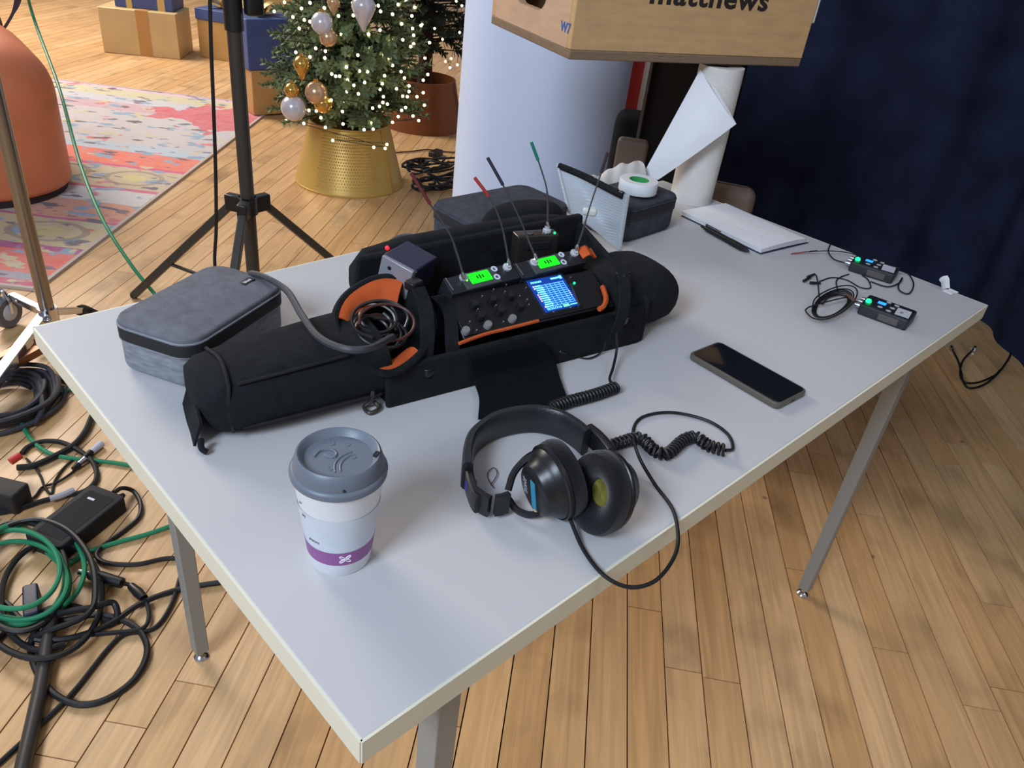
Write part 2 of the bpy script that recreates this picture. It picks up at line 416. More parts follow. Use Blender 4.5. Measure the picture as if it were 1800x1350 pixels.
    ra = aof(470, 228) * RL
    nz3 = N.new('ShaderNodeTexNoise'); nz3.inputs['Scale'].default_value = 7; L.new(tc.outputs['Object'], nz3.inputs['Vector'])
    crn = mth('LESS_THAN', mth('ADD', mth('ABSOLUTE', mth('SUBTRACT', sep.outputs['X'], 0.42)), mth('MULTIPLY', mth('ABSOLUTE', mth('ADD', sep.outputs['Y'], 0.10)), 0.55)), mth('MULTIPLY', nz3.outputs['Fac'], 0.62))
    mx = N.new('ShaderNodeMix'); mx.data_type = 'RGBA'; L.new(mth('MULTIPLY', crn, 0.85), mx.inputs[0]); L.new(c, mx.inputs['A']); mx.inputs['B'].default_value = lin((204, 70, 84)) + [1]; c = mx.outputs['Result']
    # uneven pale tint mixed over everything
    nzw = N.new('ShaderNodeTexNoise'); nzw.inputs['Scale'].default_value = 18; nzw.inputs['Detail'].default_value = 5; L.new(tc.outputs['Object'], nzw.inputs['Vector'])
    mx = N.new('ShaderNodeMix'); mx.data_type = 'RGBA'; L.new(mth('MULTIPLY', nzw.outputs['Fac'], 0.40), mx.inputs[0]); L.new(c, mx.inputs['A']); mx.inputs['B'].default_value = lin((206, 196, 196)) + [1]
    L.new(mx.outputs['Result'], b.inputs['Base Color'])
    return m
g = G(); g.box((RL / 2, -RWID / 2, 0.004), (RL, RWID, 0.008))
MR = frame(K, e1, (0, 0, 1))
rug = thing('patterned_rug', 'multicoloured patterned rug with coral and tan bands on the wooden floor', 'rug', MR)
build(g, 'weave', rug_material(), rug, smooth=False)
g = G(); g.box((RL / 2, -0.006, 0.005), (RL, 0.014, 0.010)); g2 = G(); g2.box((RL - 0.006, -RWID / 2, 0.005), (0.014, RWID, 0.010)); g3 = G(); g3.box((0.006, -RWID / 2, 0.005), (0.014, RWID, 0.010))
for q in (g, g2, g3): build(q, 'binding', mat('rug_binding', (190, 176, 168), 0.95), rug, smooth=False)

# ------------------------------------------------------------------ table
tab = thing('folding_table', 'white laminate table with grey square legs holding the sound gear', 'table', T(TL / 2, TW / 2, 0))
lam = mat('white_laminate', (192, 190, 192), 0.58, var=0.012, vscale=9)
band = mat('cream_edge', (224, 220, 200), 0.5)
g = G(); g.box((TL / 2, TW / 2, TH - 0.0143), (TL - 0.003, TW - 0.003, 0.0285)); build(g, 'tabletop', lam, tab, world=True, bevel=0.0008)
for c, s in (((TL / 2, 0.0, TH - 0.0148), (TL, 0.003, 0.0285)), ((TL / 2, TW, TH - 0.0148), (TL, 0.003, 0.0285)), ((0.0, TW / 2, TH - 0.0148), (0.003, TW, 0.0285)), ((TL, TW / 2, TH - 0.0148), (0.003, TW, 0.0285))):
    g = G(); g.box(c, s); build(g, 'edge_band', band, tab, world=True)
legm = mat('grey_leg_paint', (146, 147, 144), 0.45)
for x, y in ((0.133, 0.055), (0.130, TW - 0.055), (TL - 0.160, 0.055), (TL - 0.150, TW - 0.055)):
    sq = lambda w, z: [(x - w, y - w, z), (x + w, y - w, z), (x + w, y + w, z), (x - w, y + w, z)]
    g = G(); g.hexa([Vector(q) for q in sq(0.0125, 0.022)], [Vector(q) for q in sq(0.0155, TH - 0.029)])
    lg = build(g, 'leg', legm, tab, world=True, bevel=0.002)
    g = G(); g.lathe([(0.0135, 0.0), (0.014, 0.004), (0.010, 0.009), (0.006, 0.011), (0.006, 0.024)], T(x, y, 0), 20); build(g, 'levelling_foot', chrome, lg, world=True, label='chrome levelling foot')
# ================================================================== things on the table
# ---- coffee cup
cb = (P(540, 977) + P(655, 972)) / 2
CM = T(cb.x, cb.y, TH)
cup = thing('coffee_cup', 'white paper coffee cup with grey lid and purple band at the table front', 'cup', CM)
cupw = mat('cup_paper', (226, 228, 232), 0.45)
def cr_at(z): return 0.0295 + (0.0405 - 0.0295) * z / 0.098
g = G(); g.lathe([(0.0285, 0.0), (0.0295, 0.0012), (cr_at(0.05), 0.05), (0.0412, 0.106), (0.0418, 0.108), (0.0405, 0.110)], None, 48); build(g, 'cup_body', cupw, cup)
def sleeve(z0, z1, off, name, m, n=64, a0=0, a1=360):
    g = G(); k = 6
    g.sheet(lambda a, b: ((cr_at(z0 + (z1 - z0) * b) + off) * math.cos(math.radians(a0 + (a1 - a0) * a)), (cr_at(z0 + (z1 - z0) * b) + off) * math.sin(math.radians(a0 + (a1 - a0) * a)), z0 + (z1 - z0) * b), n, k, 0.0)
    return build(g, name, m, cup)
m = mat('cup_print', (206, 213, 222), 0.5, var=0.05, vscale=40, stretch=(1, 1, 0.6)); sleeve(0.034, 0.078, 0.0003, 'printed_wrap', m)
sleeve(0.017, 0.035, 0.0005, 'purple_band', mat('purple_print', (146, 84, 146), 0.45))
# white clover-like mark on the band and small print on the left of the wrap
vd = Vector((CAM.x - cb.x, CAM.y - cb.y, 0)).normalized(); va = math.degrees(math.atan2(vd.y, vd.x))
def on_cup(da, z, off=0.0012):
    a = math.radians(va + da); r = cr_at(z) + off; return Vector((r * math.cos(a), r * math.sin(a), z))
mark = G(); da0, z0_ = 8.0, 0.026
for q in range(4):
    a0 = math.radians(45 + 90 * q); pts = []
    for j in range(13):
        t = 2 * PI * j / 12; x = 0.0006 + 0.0027 * (1 + math.cos(t)); y = 0.0013 * math.sin(t)
        X = x * math.cos(a0) * 1.15 - y * math.sin(a0); Y = x * math.sin(a0) + y * math.cos(a0)
        pts.append(on_cup(da0 + math.degrees(X / 0.032), z0_ + Y, 0.0007))
    mark.tube(pts, 0.00055, 5)
build(mark, 'white_mark', mat('white_print', (238, 232, 240), 0.5), cup)
for i, (da, z, ln) in enumerate(((-62, 0.088, 7), (-60, 0.073, 8), (-52, 0.045, 20))):
    g = G()
    for q in range(ln // 2):
        g.tube([on_cup(da + q * 2.0, z - 0.0012 + 0.0004 * (q % 3), 0.0006), on_cup(da + q * 2.0 + 0.7, z + 0.0014, 0.0006)], 0.00035, 4)
    build(g, 'small_print', mat('grey_print', (120, 124, 134), 0.6), cup, kind='stuff')
lidm = mat('grey_lid', (104, 112, 124), 0.42)
g = G(); g.lathe([(0.0425, 0.1060), (0.0442, 0.1072), (0.0447, 0.1115), (0.0435, 0.1140), (0.0415, 0.1150), (0.0408, 0.121), (0.0385, 0.1285), (0.0368, 0.1300), (0.0350, 0.1292), (0.0318, 0.1240), (0.0310, 0.1232), (0.0005, 0.1232)], None, 56)
lid = build(g, 'lid', lidm, cup)
E2 = Vector((-vd.y, vd.x, 0))                                   # across the view
def lidp(x, y, z): p = E2 * x - vd * y; return (p.x, p.y, z)   # x right, y away, seen from the camera
g = G()
for r_, c_ in ((0.024, (0.020, -0.016)), (0.020, (0.021, -0.016))):
    g.tube([lidp(c_[0] + r_ * math.cos(math.radians(a)), c_[1] + r_ * math.sin(math.radians(a)), 0.1234) for a in range(110, 196, 6)], 0.0009, 6)
build(g, 'raised_rib', lidm, lid)
g = G(); g.tube(cr([lidp(*q, 0.1236) for q in ((-0.022, 0.001), (-0.016, 0.010), (-0.006, 0.010), (-0.002, 0.004), (-0.004, -0.001))], 6), 0.0013, 6); build(g, 'sip_tab_ridge', lidm, lid)
g = G(); g.rbox(0.010, 0.006, 0.1230, 0.1242, 0.002, 0.0005, M=frame(lidp(-0.008, 0.002, 0), (E2 + vd * 0.3), (0, 0, 1))); build(g, 'sip_tab', lidm, lid)
for x, y in ((-0.006, 0.020), (0.008, 0.018), (0.013, -0.001), (-0.007, -0.016)):
    g = G(); g.lathe([(0.0028, 0.1230), (0.0028, 0.1237), (0.0020, 0.1238), (0.0018, 0.1234), (0.0003, 0.1234)], T(*lidp(x, y, 0)), 16); build(g, 'button_dimple', lidm, lid)
g = G(); g.rbox(0.007, 0.0045, 0.1285, 0.1306, 0.001, M=frame(lidp(0.0335, -0.006, 0), E2 * 0.5 + vd * -0.8, (0, 0, 1))); build(g, 'sip_hole', mat('sip_dark', (30, 32, 36), 0.8), lid)
g = G(); g.ball(lidp(0.004, -0.0412, 0.1175), 0.0014, 10); build(g, 'vent_hole', MATS['sip_dark'], lid)
# ---- phone
p0, p1, p2 = P(1213, 624, TH + .009), P(1262, 600, TH + .009), P(1368, 714, TH + .009)
ph = Vector((0.767, 0.130, TH)); ax = ((p2 - p0).normalized()); ax.z = 0
PM = frame(ph, ax, (0, 0, 1))
phone = thing('mobile_phone', 'black mobile phone lying face up in a brown-edged case', 'phone', PM)
g = G(); g.rbox(0.163, 0.077, 0.0, 0.0100, 0.010, 0.002, 0.003); build(g, 'phone_case', mat('phone_case', (92, 84, 76), 0.45), phone)
g = G(); g.rbox(0.156, 0.070, 0.0100, 0.0104, 0.008, 0.0002); build(g, 'screen', mat('phone_glass', (22, 24, 28), 0.12, coat=0.3), phone)
g = G(); g.ball((-0.072, 0.0, 0.0105), 0.0013, 10, (1, 1, 0.2)); build(g, 'front_camera', black_plastic, phone)
for x, l_ in ((-0.02, 0.012), (0.006, 0.024)):
    g = G(); g.rbox(l_, 0.0016, 0.004, 0.0065, 0.0006, M=T(x, 0.0389, 0)); build(g, 'side_button', MATS['phone_case'], phone)
g = G(); g.rbox(0.0012, 0.009, 0.0035, 0.0062, 0.0004, M=T(0.0813, 0, 0)); build(g, 'charging_port', black_plastic, phone)
# ---- notebook, folded open
q0, q1, q2, q3 = P(1216, 379, TH + .004), P(1288, 358, TH + .008), P(1420, 419, TH + .008), P(1354, 440, TH + .006)
lx = ((q3 - q0).normalized() + (q2 - q1).normalized()); lx.z = 0; nc = (q0 + q1 + q2 + q3) / 4; nc.x -= 0.016; nc.y += 0.004
NL, NW = 0.226, 0.166
NM = frame((nc.x, nc.y, TH), lx, (0, 0, 1))
nb = thing('notebook', 'white notebook folded open beside the black pen', 'notebook', NM)
def page(h, curl):
    def fn(a, b):
        y = (b - 0.5) * NW; x = (a - 0.5) * NL
        e = max(0, (b - 0.90) / 0.10)
        z = h + curl * math.sin(PI * b) * (0.4 + 0.6 * a) - (h - 0.002) * e * e
        return (x, y, z)
    return fn
for i in range(5):
    h = 0.0045 + i * 0.0018
    g = G(); g.sheet(page(h, 0.001 + 0.0005 * i), 10, 20, -0.0008)
    build(g, 'page', white_paper, nb)
g = G(); g.box((0, 0, 0.0012), (NL, NW - 0.004, 0.0022)); build(g, 'back_cover', mat('blue_cover', (46, 56, 86), 0.6), nb, bevel=0.0005)
g = G(); rr = random.Random(5)
top = page(0.0045 + 4 * 0.0018, 0.003)
def pen_line(pts): g.tube([Vector(top(a, b)) + Vector((0, 0, 0.0006)) for a, b in pts], 0.00028, 4)
for i in range(26):
    a = rr.uniform(0.05, 0.9); b = rr.uniform(0.18, 0.75); pts = []
    for k in range(rr.randint(4, 8)):
        pts.append((min(a + k * 0.013, 0.97), b + rr.uniform(-0.02, 0.02)))
    pen_line(pts)
for a0, b0, a1, b1 in ((0.2, 0.75, 0.5, 0.45), (0.1, 0.5, 0.55, 0.6), (0.45, 0.3, 0.85, 0.32)): pen_line([(a0 + (a1 - a0) * k / 8, b0 + (b1 - b0) * k / 8) for k in range(9)])
build(g, 'handwriting', mat('pencil', (96, 98, 108), 0.8), nb, kind='stuff')
# ---- pen
a0, a1 = P(1233, 398, TH + .006), P(1318, 444, TH + .006)
PNM = frame(a0 + Vector((0, 0, 0.001)), a1 - a0, (0, 0, 1)); L_ = (a1 - a0).length
pen = thing('ballpoint_pen', 'black click ballpoint pen lying next to the notebook', 'pen', PNM)
axm = RY(90)
g = G(); g.lathe([(0.0048, 0.012), (0.0060, 0.02), (0.0064, L_ * 0.55), (0.0064, L_ * 0.85), (0.0046, L_ * 0.93), (0.0016, L_ * 0.985)], axm, 20); build(g, 'barrel', black_plastic, pen)
g = G(); g.lathe([(0.0009, L_ * 0.98), (0.0009, L_ * 0.99), (0.0003, L_)], axm, 10); build(g, 'tip', steel, pen)
g = G(); g.lathe([(0.0030, 0.0), (0.0032, 0.002), (0.0030, 0.013)], axm, 14); build(g, 'push_button', black_plastic, pen)
g = G(); g.box((0.034, 0.0, 0.0085), (0.044, 0.0035, 0.0014)); g.box((0.014, 0, 0.0062), (0.004, 0.0035, 0.0035)); build(g, 'clip', black_metal, pen, bevel=0.0004)
g = G(); g.lathe([(0.0066, L_ * 0.60), (0.0069, L_ * 0.62), (0.0069, L_ * 0.82), (0.0066, L_ * 0.84)], axm, 20); build(g, 'grip', black_rubber, pen)
# ---- folded scrap of white paper
a0 = P(1650, 508); a1 = P(1672, 514)
g = G(); b0 = P(1660, 508)
fx = (P(1678, 500) - P(1648, 510)); fx.z = 0; fx.normalize(); fy = Vector((-fx.y, fx.x, 0))
def tagfn(a, b):
    x = (a - 0.5) * 0.030; z = 0.0005 + (0.020 * b if b < 0.7 else 0.014 + (b - 0.7) * 0.012) ; y = 0.012 * b + 0.004 * math.sin(a * 3) + (0.008 * (b - 0.7) if b > 0.7 else 0)
    p = b0 + fx * x + fy * (y - 0.004); return (p.x, p.y, TH + z + 0.004 * a * b)
g.sheet(tagfn, 8, 10, 0.0004)
g.sheet(lambda a, b: tuple(Vector((b0.x, b0.y, TH + 0.0006)) + fx * ((a - 0.5) * 0.030) + fy * (-0.022 + 0.018 * b) + Vector((0, 0, 0.001 * math.sin(a * 6)))), 6, 4, 0.0004)
single(g, 'paper_scrap', white_paper, 'small folded scrap of white paper near the far right table corner', 'paper')

# ---- two belt-pack transmitters
txb = mat('pack_body', (48, 52, 54), 0.5, metal=0.3); txt = mat('pack_face', (30, 33, 40), 0.4)
ledg = mat('green_led', (20, 255, 120), 0.3, emit=3.0); lcdb = mat('blue_lcd', (40, 140, 255), 0.3, emit=1.6); btn = mat('pale_button', (176, 180, 180), 0.5); lab = mat('pack_label', (196, 196, 206), 0.7)
def beltpack(c, ang, label, note):
    M = T(c.x, c.y, TH) @ RZ(ang)
    t = thing('beltpack_transmitter', label, 'transmitter', M, 'wireless belt packs')
    L, W, H = 0.086, 0.060, 0.020
    g = G(); g.rbox(L, W, 0.0, H, 0.005, 0.002, 0.003); build(g, 'housing', txb, t)
    g = G(); g.rbox(L - 0.004, W - 0.006, H - 0.0003, H + 0.0006, 0.004, 0.0003); f = build(g, 'face_plate', txt, t)
    g = G(); g.box((0.010, -W / 2 - 0.0006, H * 0.5), (0.034, 0.0016, 0.012)); build(g, 'battery_door', mat('door_brown', (88, 82, 78), 0.55), t, bevel=0.0004)
    for y, r in ((-0.016, 0.006), (0.004, 0.0042), (0.020, 0.0038)):
        g = G(); g.lathe([(r, 0.0), (r, 0.007), (r * 0.7, 0.0075), (r * 0.7, 0.010)], T(-L / 2 + 0.0005, y, H * 0.55) @ RY(-90), 18); build(g, 'socket', steel, t)
    g = G(); g.lathe([(0.0045, 0.0), (0.0052, 0.002), (0.0040, 0.0055), (0.0010, 0.0068)], T(-L / 2 + 0.009, -0.010, H), 14); build(g, 'led_lens', ledg, t, label='glowing green indicator')
    g = G(); g.rbox(0.014, 0.011, H + 0.0004, H + 0.0011, 0.001, M=T(-0.014, 0.006, 0)); build(g, 'display', lcdb, t, label='small lit blue display')
    for x, y in ((-0.006, 0.021), (0.009, 0.018), (-0.012, -0.014), (0.006, 0.000), (0.004, -0.018)):
        g = G(); g.lathe([(0.0046, H + 0.0004), (0.0046, H + 0.0012), (0.0040, H + 0.0016)], T(x, y, 0), 16, 1.0, 0.75); build(g, 'button', btn, t)
    g = G(); g.rbox(0.024, 0.034, H + 0.0005, H + 0.0010, 0.001, M=T(0.026, -0.004, 0) @ RZ(4)); pl = build(g, 'paper_label', lab, t)
    if note:
        g = G()
        for x, y, w_, h_ in ((0.022, -0.006, 0.0012, 0.006), (0.025, -0.006, 0.0012, 0.006), (0.0235, -0.003, 0.004, 0.0012), (0.0235, -0.0088, 0.004, 0.0012)): g.box((x, y, H + 0.0011), (w_, h_, 0.0002))
        build(g, 'handwritten_note', mat('note_ink', (60, 60, 80), 0.7), pl)
    return t
tA = (P(1519, 537, TH + .02) + P(1579, 559, TH + .02) + P(1607, 549, TH + .02) + P(1546, 518, TH + .02)) / 4
tB = (P(1484, 459, TH + .02) + P(1566, 482, TH + .02) + P(1590, 470, TH + .02) + P(1518, 448, TH + .02)) / 4
beltpack(tA, -82, 'dark belt-pack transmitter nearer the front edge, its cable coiled beside it', True)
beltpack(tB, -78, 'dark belt-pack transmitter at the far table edge, its cable trailing behind it', False)
def cable(name, label, pts, z, r, m=black_rubber, k=8, cat='cable', tip=None):
    t = thing(name, label, cat, T(*Vector(pxpath([pts[0]], z)[0])))
    path = cr(pxpath(pts, z), k)
    g = G(); g.tube(path, r, 8); build(g, 'cord', m, t, world=True)
    return t
# coil beside the near pack
cz = TH + 0.004
ctr = P(1462, 538, cz); pts = []
rc = random.Random(2)
ax1 = P(1495, 530, cz) - ctr; ax2 = P(1470, 515, cz) - ctr
turns = 6
pts = [P(1421, 487, cz), P(1435, 484, cz + .004)]
for i in range(turns * 12):
    a = 2.6 - 2 * PI * i / 12; s = 0.82 + 0.06 * (i // 12) + 0.02 * math.sin(i * 1.7)
    if i // 12 == turns - 1: s *= 1.12
    p = ctr + ax1 * (math.cos(a) * s) + ax2 * (math.sin(a) * s * 0.95); pts.append(Vector((p.x, p.y, cz + 0.0016 * (i // 12) + 0.001)))
pts += [P(1490, 522, cz + .01), P(1500, 528, cz + .008), P(1508, 531, cz + .008)]
t = thing('lavalier_cable', 'thin black microphone cable coiled in a ring beside the near belt pack', 'cable', T(ctr.x, ctr.y, TH))
g = G(); g.tube(cr(pts, 3), 0.0013, 6); build(g, 'cord', black_rubber, t, world=True)
g = G(); g.tube([P(1486, 516, cz + .012), P(1497, 524, cz + .012), P(1502, 530, cz + .010)], [0.002, 0.0035, 0.003], 8); build(g, 'strain_relief', mat('brown_sleeve', (92, 66, 54), 0.6), t, world=True)
for (u, v), (u2, v2) in (((1420, 487), (1432, 482)), ((1413, 494), (1424, 488)), ((1424, 497), (1442, 498))):
    g = G(); g.tube([P(u, v, cz), P(u2, v2, cz)], [0.003, 0.0024], 8); build(g, 'microphone_capsule', black_plastic, t, world=True)
t = thing('pack_antenna', 'thin whip antenna with a red tip reaching left of the far belt pack', 'antenna', T(*P(1480, 449, TH)))
g = G(); g.tube(cr(pxpath([(1515, 452, TH + .012), (1490, 444, TH + .012), (1455, 441, TH + .011), (1415, 443, TH + .006)], TH), 8), 0.0011, 6); build(g, 'whip', black_rubber, t, world=True)
g = G(); g.tube(pxpath([(1415, 443, TH + .006), (1391, 446, TH + .002)], TH), 0.0014, 6); build(g, 'red_tip', mat('red_tip', (150, 50, 44), 0.5), t, world=True)
g = G(); g.tube(pxpath([(1436, 441), (1423, 442)], TH + .010), 0.0016, 6); build(g, 'dark_sleeve', black_rubber, t, world=True)
cable('microphone_cable', 'thin black cable looping behind the far belt pack over the table', [(1460, 428, TH + .002), (1456, 442, TH + .003), (1465, 455, TH + .006), (1484, 462, TH + .010)], TH, 0.0014)
cable('microphone_cable', 'thin black cable looped right of the far belt pack', [(1577, 474, TH + .016), (1597, 482), (1606, 500), (1598, 516), (1583, 512), (1579, 502), (1586, 488, TH + .006), (1581, 497, TH + .005), (1560, 504), (1530, 495)], TH + .003, 0.0014)
cable('microphone_cable', 'thin black cable curving between the two belt packs', [(1492, 482), (1478, 487), (1470, 495), (1473, 512)], TH + .002, 0.0013)
cable('microphone_cable', 'thin black cable curving in front of the far belt pack', [(1440, 495), (1462, 488), (1488, 492), (1512, 505), (1530, 506), (1526, 492), (1516, 484)], TH + .002, 0.0013)

# ---- grey felt case, left
felt = mat('grey_felt', (142, 145, 152), 0.95, var=0.22, vscale=50, bump=0.6, bscale=700, spec=0.1, stretch=(1, 1, 4))
felt_top = mat('grey_felt_top', (114, 114, 121), 0.95, var=0.14, vscale=70, bump=0.5, bscale=900, spec=0.1)
def zip_case(M, L, W, H, label, mb, mt, name='zip_case', patch=None):
    t = thing(name, label, 'case', M)
    g = G(); g.rbox(L, W, 0.0, H * 0.62, 0.028, 0.002, 0.012); build(g, 'case_body', mb, t)
    g = G(); g.rbox(L + 0.004, W + 0.004, H * 0.60, H * 0.86, 0.030, 0.003, 0.003); zb = build(g, 'zip_band', mat('zip_black', (30, 31, 34), 0.75), t, label='black zip band')
    g = G(); g.rbox(L, W, H * 0.85, H * 0.97, 0.028, 0.004, 0.0, dome=H * 0.10); build(g, 'case_lid', mt, t)
    for z, i in ((H * 0.62, 0.001), (H * 0.865, 0.0015)):
        g = G(); g.tube([(x, y, z) for x, y in rrect(L + i, W + i, 0.028)], 0.0016, 6, True); build(g, 'piping', mb, t)
    if patch:
        g = G(); g.rbox(patch[2], patch[3], H * 1.030, H * 1.030 + 0.0022, 0.002, 0.0006, M=T(patch[0], patch[1], 0)); pt = build(g, 'name_patch', black_plastic, t)
        if patch[4]:
            build(text_geo(patch[4], patch[3] * 0.62, T(patch[0], patch[1] - 0.001, H * 1.030 + 0.0024), 0.0002, 0.0002), 'lettering', mat('patch_print', (190, 192, 196), 0.6), pt)
    return t
ca, cb_, cc = P(216, 640), P(350, 686), P(500, 580)
lxv = (cc - cb_).normalized(); cen = (ca + cc) / 2
lyv = Vector((-lxv.y, lxv.x, 0))
GM = frame(Vector((cen.x, cen.y, TH)) - lxv * 0.002 - lyv * 0.002, lxv, (0, 0, 1))
zip_case(GM, 0.200, 0.124, 0.076, 'heathered light grey zip case at the left end of the table', felt, felt_top, patch=(0.064, -0.022, 0.024, 0.012, 'bluei'))
# ---- darker case at the back of the bag
dk = mat('charcoal_felt', (70, 71, 79), 0.95, var=0.2, vscale=60, bump=0.5, bscale=800, spec=0.1)
cB = (P(800, 362, TH + .07) + P(960, 322, TH + .07) + P(1075, 385, TH + .07) + P(830, 420, TH + .07)) / 4
zip_case(frame((0.788, 0.702, TH), (1.0, -0.02, 0), (0, 0, 1)), 0.240, 0.140, 0.078, 'charcoal zip case behind the sound bag in front of the white column', dk, dk)
cC = frame((1.085, 0.625, TH), (1.0, 0.03, 0), (0, 0, 1))
zip_case(cC, 0.178, 0.122, 0.078, 'dark grey zip case carrying the white tape roll', dk, dk, patch=(0.060, 0.020, 0.016, 0.009, ''))
# ---- white tape roll
tc_ = P(1121, 330, TH + 0.092)
tp = thing('tape_roll', 'white tape roll with green core lying on the dark case', 'tape', T(tc_.x, tc_.y, TH + 0.0785 + 0.0072))
g = G(); g.lathe([(0.0205, 0.0), (0.0385, 0.0), (0.0392, 0.001), (0.0392, 0.0225), (0.0385, 0.0235), (0.0205, 0.0235), (0.0205, 0.0)], None, 48, cap0=False, cap1=False); build(g, 'tape', mat('white_tape', (222, 224, 228), 0.5), tp)
g = G(); g.lathe([(0.0190, 0.0), (0.0205, 0.0), (0.0205, 0.0230), (0.0190, 0.0230), (0.0190, 0.0)], None, 40, cap0=False, cap1=False); co = build(g, 'core', mat('green_core', (60, 160, 90), 0.6), tp)
# ---- clear zip pouch standing between the cases
b1 = P(1096, 438, TH + 0.002); b0_ = Vector((0.965, 0.715, TH)); 
b1 = Vector((0.975, 0.552, TH + 0.001)); b0_ = Vector((0.900, 0.800, TH + 0.001))
tl = facing(980, 288, b0_ + Vector((0, 0, 0.1))); tr = facing(1104, 342, b1)
pn = thing('clear_zip_pouch', 'clear plastic pouch with a black zip standing between the dark cases', 'pouch', T(*b1))
b0_ = P(1000, 372, TH + 0.060)
def pouch(a, b):
    lo = Vector(b0_).lerp(b1, a); hi = tl.lerp(tr, a); p = lo.lerp(hi, b); n = Vector((0.9, 0.35, 0.1)).normalized()
    return p + n * (0.006 * math.sin(PI * b) * math.sin(PI * a) + 0.004 * math.sin(a * 5))
g = G(); g.sheet(pouch, 16, 8, 0.004)
def pouch_mat():
    m = mat('ribbed_clear_vinyl', (200, 206, 214), 0.35, alpha=0.62); nt = m.node_tree
    wv = nt.nodes.new('ShaderNodeTexWave'); wv.inputs['Scale'].default_value = 60; wv.bands_direction = 'Z'
    tc = nt.nodes.new('ShaderNodeTexCoord'); nt.links.new(tc.outputs['Object'], wv.inputs['Vector'])
    bp = nt.nodes.new('ShaderNodeBump'); bp.inputs['Strength'].default_value = 0.4; bp.inputs['Distance'].default_value = 0.001; nt.links.new(wv.outputs['Color'], bp.inputs['Height'])
    nt.links.new(bp.outputs['Normal'], nt.nodes['Principled BSDF'].inputs['Normal']); return m
build(g, 'pouch_sheet', pouch_mat(), pn, world=True)
g = G(); g.tube([pouch(i / 12 * 0.93 + 0.02, 0.96) for i in range(13)], 0.0072, 8); build(g, 'zip_strip', black_fabric, pn, world=True)
g = G(); q = pouch(0.92, 0.97); g.box(q, (0.008, 0.008, 0.012)); build(g, 'zip_pull', chrome, pn, world=True, bevel=0.001)
g = G(); g.tube([pouch(0.0, i / 6) for i in range(7)] , 0.003, 8); build(g, 'welded_edge', MATS['ribbed_clear_vinyl'], pn, world=True)
g = G(); g.tube([pouch(1.0, i / 6) for i in range(7)] , 0.005, 8); build(g, 'welded_edge', MATS['ribbed_clear_vinyl'], pn, world=True)
# small white plug in front of the pouch, attached to it as a part
q = P(1037, 371, TH + 0.098)
g = G(); g.rbox(0.026, 0.013, 0.0, 0.013, 0.005, 0.004, 0.004, M=T(q.x, q.y, TH + 0.090) @ RZ(-50)); build(g, 'white_plug', mat('ivory_plastic', (214, 216, 210), 0.5), pn, world=True, label='small white plug')

# ---- paper roll with a loose sheet
rc_ = Vector((1.378, 0.668, TH)); RR = 0.049; RH = 1.046 - TH
tow = mat('towel_paper', (216, 212, 206), 0.95, var=0.05, vscale=30, bump=0.5, bscale=260)
rl = thing('paper_roll', 'tall white paper roll standing on the table under the wooden box', 'paper roll', T(*rc_))
g = G(); g.lathe([(0.016, 0.0), (RR, 0.0), (RR + 0.001, RH * 0.5), (RR, RH), (0.016, RH - 0.001), (0.016, 0.0)], None, 48, cap0=False, cap1=False); build(g, 'wound_paper', tow, rl)
g = G(); g.lathe([(0.0145, 0.001), (0.016, 0.001), (0.016, RH - 0.002), (0.0145, RH - 0.002), (0.0145, 0.001)], None, 24, cap0=False, cap1=False); build(g, 'cardboard_tube', mat('cardboard', (120, 96, 70), 0.9), rl)
vw = Vector((CAM.x - rc_.x, CAM.y - rc_.y, 0)).normalized(); front = rc_ + vw * (RR + 0.006)
s00 = facing(1231, 122, rc_ + vw * (RR * 0.6)); s10 = facing(1266, 166, front); s11 = facing(1294, 218, front + vw * 0.012)
s01 = facing(1128, 310, front + vw * 0.05); s12 = facing(1157, 316, front + vw * 0.05)
def loose(a, b):
    top = s00.lerp(s11, a) if a < 1 else s11; bot = s01.lerp(s12, a)
    p = top.lerp(bot, b); return p + vw * (0.012 * math.sin(PI * b) * (1 - 0.3 * a) + 0.020 * math.sin(PI * a) * (1 - b))
g = G(); g.sheet(loose, 12, 14, 0.0006); build(g, 'loose_sheet', white_paper, rl, world=True)
g = G(); f0, f1, f2 = s00, s10, s11
g.sheet(lambda a, b: (s00.lerp(s10, a)).lerp(s11.lerp(s00, 1 - a), b) + vw * (0.014 * math.sin(PI * a)), 8, 4, 0.0006); build(g, 'folded_corner', white_paper, rl, world=True)
g = G(); rq = random.Random(9)
c0 = P(1100, 300, TH + 0.095)
def crump(a, b):
    return (c0.x + (a - 0.5) * 0.15, c0.y + 0.030 + (b - 0.5) * 0.070 - 0.01 * a, TH + 0.002 + (0.080 + 0.024 * a) * max(0.0, math.sin(PI * b)) ** 0.6 + (0.004 * math.sin(a * 9 + b * 5) + 0.0025 * math.sin(a * 23 - b * 11)) * math.sin(PI * b))
g.sheet(crump, 40, 20, 0.0006)
single(g, 'crumpled_paper', tow, 'crumpled length of white paper towel behind the dark case', 'paper')
# ================================================================== the sound bag and its gear
BF = T(0.118, 0.391, TH) @ RZ(-9.5)
bag = thing('sound_bag', 'long black fabric sound bag with orange lining in the middle of the table', 'bag', BF)
orange = mat('orange_lining', (196, 84, 30), 0.85, var=0.12, vscale=40, bump=0.3, bscale=500)
def lrot(M): return M
